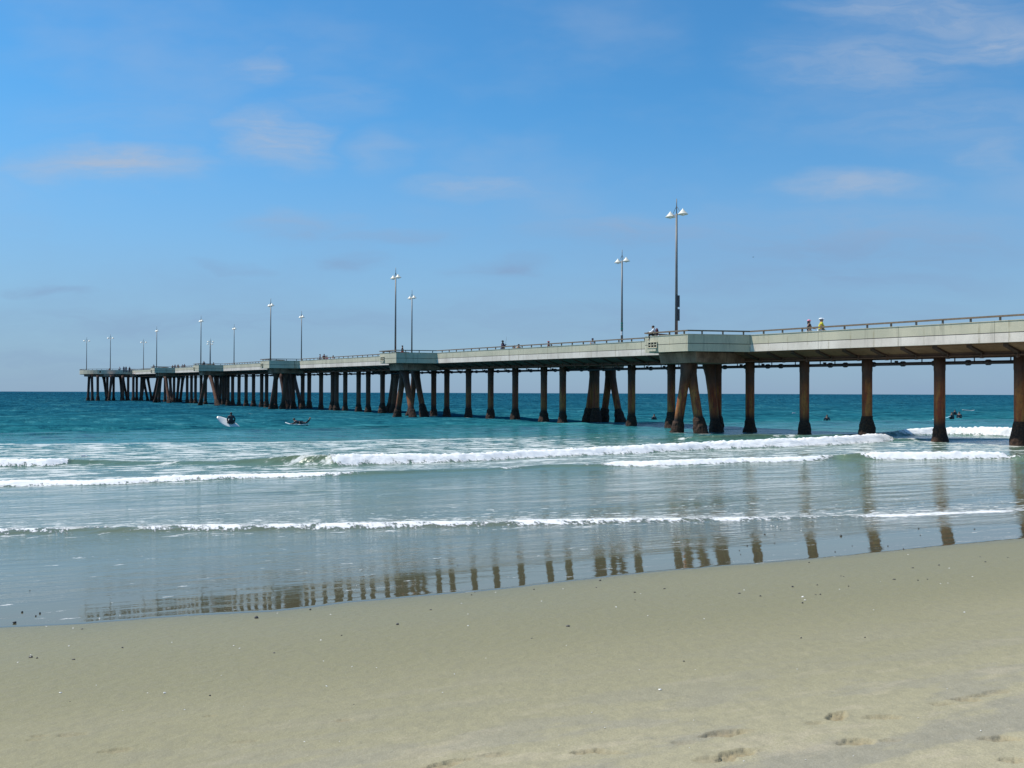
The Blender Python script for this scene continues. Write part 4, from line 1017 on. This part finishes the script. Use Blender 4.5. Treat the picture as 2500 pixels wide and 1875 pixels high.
# ------------------------------------------------------------------ pebbles and shells
def L1(pts): return [(x/1.77, 1000+y/1.77, k) for x, y, k in pts]
def R1(pts): return [(1250+x/1.77, 1000+y/1.77, k) for x, y, k in pts]
def L2(pts): return [(x/1.77, 1500+y/1.77, k) for x, y, k in pts]
def R2(pts): return [(1250+x/1.77, 1500+y/1.77, k) for x, y, k in pts]
S1 = 1; 
dark = L1([(96,879,12),(155,896,10),(173,884,12),(62,926,20),(354,949,11),(1340,866,12),(1861,866,12),(1109,902,20),(1717,930,16),(1476,977,8),(1184,1052,10),(528,1030,10),(1978,676,8),(2052,790,7),(2038,802,8),(828,843,7),(1305,849,6),(129,785,7)]) \
 + R1([(381,740,10),(364,770,7),(95,778,8),(530,791,10),(531,823,7),(658,775,12),(241,937,18),(84,990,11),(982,795,12),(1073,807,10),(1212,767,12),(1255,836,10),(1319,759,8),(1312,801,9),(1332,800,9),(1454,764,8),(1421,720,7),(1433,722,7),(1651,735,14),(1731,685,11),(1754,739,9),(1795,734,7),(1845,673,9),(2045,659,8),(2023,637,7),(2142,640,7),(1525,985,8),(1249,988,8),(676,952,6),(1284,662,8),
 (1039,539,9),(1092,541,10),(1016,591,8),(1135,544,7),(1134,580,8),(982,611,6),(988,628,6),(1421,549,14),(1592,570,8),(1691,605,8),(1764,545,6),(1470,591,6),(1396,617,7),(1624,592,7),(1757,516,8),(1998,518,9),(867,628,5),(1160,520,6),(938,540,5)]) \
 + L2([(131,187,19),(160,190,10),(317,196,15),(907,352,11),(302,377,6),(1529,390,6)]) + R2([(1249,103,9),(742,203,8)])
white = L1([(431,906,8),(519,893,7),(200,938,8),(316,945,7),(1428,886,7),(1994,838,7),(2022,884,6),(2023,934,7),(1387,996,7),(743,1006,6),(1541,763,6),(2142,790,6),(1199,880,6)]) \
 + R1([(221,775,6),(555,796,6),(450,853,7),(587,890,5),(830,904,5),(235,1020,6),(1003,780,6),(1257,810,12),(1266,824,10),(1415,777,6),(1593,745,5),(1711,627,6),(1563,866,5),(1852,753,6),(1884,750,5),(1990,722,6),(1890,686,7),(128,828,6),(1404,519,6),(1120,505,9),(1130,506,9),(1147,507,8),(1250,525,8),(1955,876,8)]) \
 + L2([(298,137,8),(77,208,8),(261,340,13),(133,175,6),(416,306,5),(638,340,6),(710,340,12),(531,416,5),(797,412,6),(956,264,6),(1010,136,8),(1036,147,8),(1398,202,6),(1411,311,10),(1522,225,5),(1627,231,6),(1052,398,6),(1253,462,7),(1316,551,8),(450,528,10),(416,527,6),(164,583,7),(2100,190,6),(1963,258,6),(1912,338,6),(1467,549,5),(708,530,4),(730,555,5)]) \
 + R2([(640,326,14),(785,458,7),(345,424,7),(401,490,7),(767,577,6),(1002,634,7),(551,240,5),(1232,237,6),(792,240,5),(1475,612,6),(2025,502,7),(5,558,5),(1755,447,5),(1268,628,6),(1881,322,5),(203,565,5)])
rng = random.Random(11)
def rock_mesh(name, seed, mat, flat):
    r_ = random.Random(seed); bm = bmesh.new(); bmesh.ops.create_icosphere(bm, subdivisions=2, radius=.5)
    ph = [r_.uniform(0, 6) for _ in range(4)]
    for v in bm.verts:
        k = 1+.16*math.sin(v.co.x*5+ph[0])+.14*math.sin(v.co.y*6+ph[1])+.1*math.sin(v.co.z*7+ph[2]); v.co *= k; v.co.z *= flat; v.co.y *= r_.uniform(.66, .70)
    me = bpy.data.meshes.new(name); bm.to_mesh(me); bm.free(); me.materials.append(mat); return me
def shell_mesh(name, seed):
    r_ = random.Random(seed); mb = MB(); n = 12; vs = [(0, -.45, 0)]; fs = []
    for j in (1, 2, 3):
        for k in range(n+1):
            t = math.pi*(k/n); rad = .5*j/3*(1+.06*math.cos(k*3.14)); vs.append((rad*math.cos(t)*1.0, -.45+rad*math.sin(t)*1.7, .22*math.sin(math.pi*j/3.6)*math.sin(t)))
    for k in range(n): fs.append((0, 1+k, 2+k))
    for j in (0, 1):
        for k in range(n): a_ = 1+j*(n+1)+k; fs.append((a_, a_+n+1, a_+n+2, a_+1))
    me = bpy.data.meshes.new(name); me.from_pydata(vs, [], fs); bm = bmesh.new(); bm.from_mesh(me)
    bmesh.ops.solidify(bm, geom=bm.faces[:], thickness=.05); bm.to_mesh(me); bm.free(); me.materials.append(M['shell']); return me
rocks = [rock_mesh('pebble', k, M['stone'], .55+.1*k) for k in range(4)]; shells = [shell_mesh('shell', k) for k in range(3)]
for lst, kind in ((dark, 'pebble'), (white, 'shell')):
    for i, (x, y, k) in enumerate(lst):
        p = on_sand(x, y); wet = y < np.interp(x, [e[0] for e in edge_px], [e[1] for e in edge_px])
        me = rng.choice(rocks if kind == 'pebble' else shells); o = bpy.data.objects.new(kind, me); COL.objects.link(o)
        wid = k/1.77/F*p.y*(0.98 if kind == 'pebble' else 1.0)*(.8 if wet else 1)
        o.location = (p.x, p.y, p.z+wid*(.12 if kind == 'pebble' else .03)+(.010 if wet else 0)); o.scale = (wid,)*3 if kind == 'pebble' else (wid, wid*1.1, wid*1.6)
        o.rotation_euler = (rng.uniform(-.2, .2), rng.uniform(-.2, .2), rng.uniform(-.6, .6) if kind == 'pebble' else rng.uniform(0, 6.28))
        third = 'left' if x < 833 else 'middle' if x < 1667 else 'right'
        ey = np.interp(x, [e[0] for e in edge_px], [e[1] for e in edge_px])
        where = 'in the thin film of water' if wet else 'just above the water line' if y < ey+70 else 'low down near the bottom of the picture' if y > 1690 else 'on the open sand'
        what = 'small dark pebble' if kind == 'pebble' else 'tiny white shell piece'
        lab = what + ' ' + where + ', ' + third + ' third'
        grp = ('dark pebbles ' if kind == 'pebble' else 'white shell pieces ') + where + ', ' + third + ' third'
        tag(o, lab, kind, grp)
        if kind == 'pebble' and not wet and k >= 14:
            o['label'] = {18: 'large dark pebble alone on the sand in the middle of the beach', 20: 'large dark pebble near the water edge, left of centre', 16: 'dark round pebble with a pale chip beside it', 14: 'dark pebble, biggest of those on the upper right sand', 19: 'large dark pebble beside a smaller one at the far left', 15: 'reddish black pebble right of the pair at the far left'}.get(k, lab)
        if kind == 'shell' and k == 14: o['label'] = 'brightest white shell, low right of centre on the sand'
        if kind == 'shell' and k == 13: o['label'] = 'largest white shell on the left part of the sand'
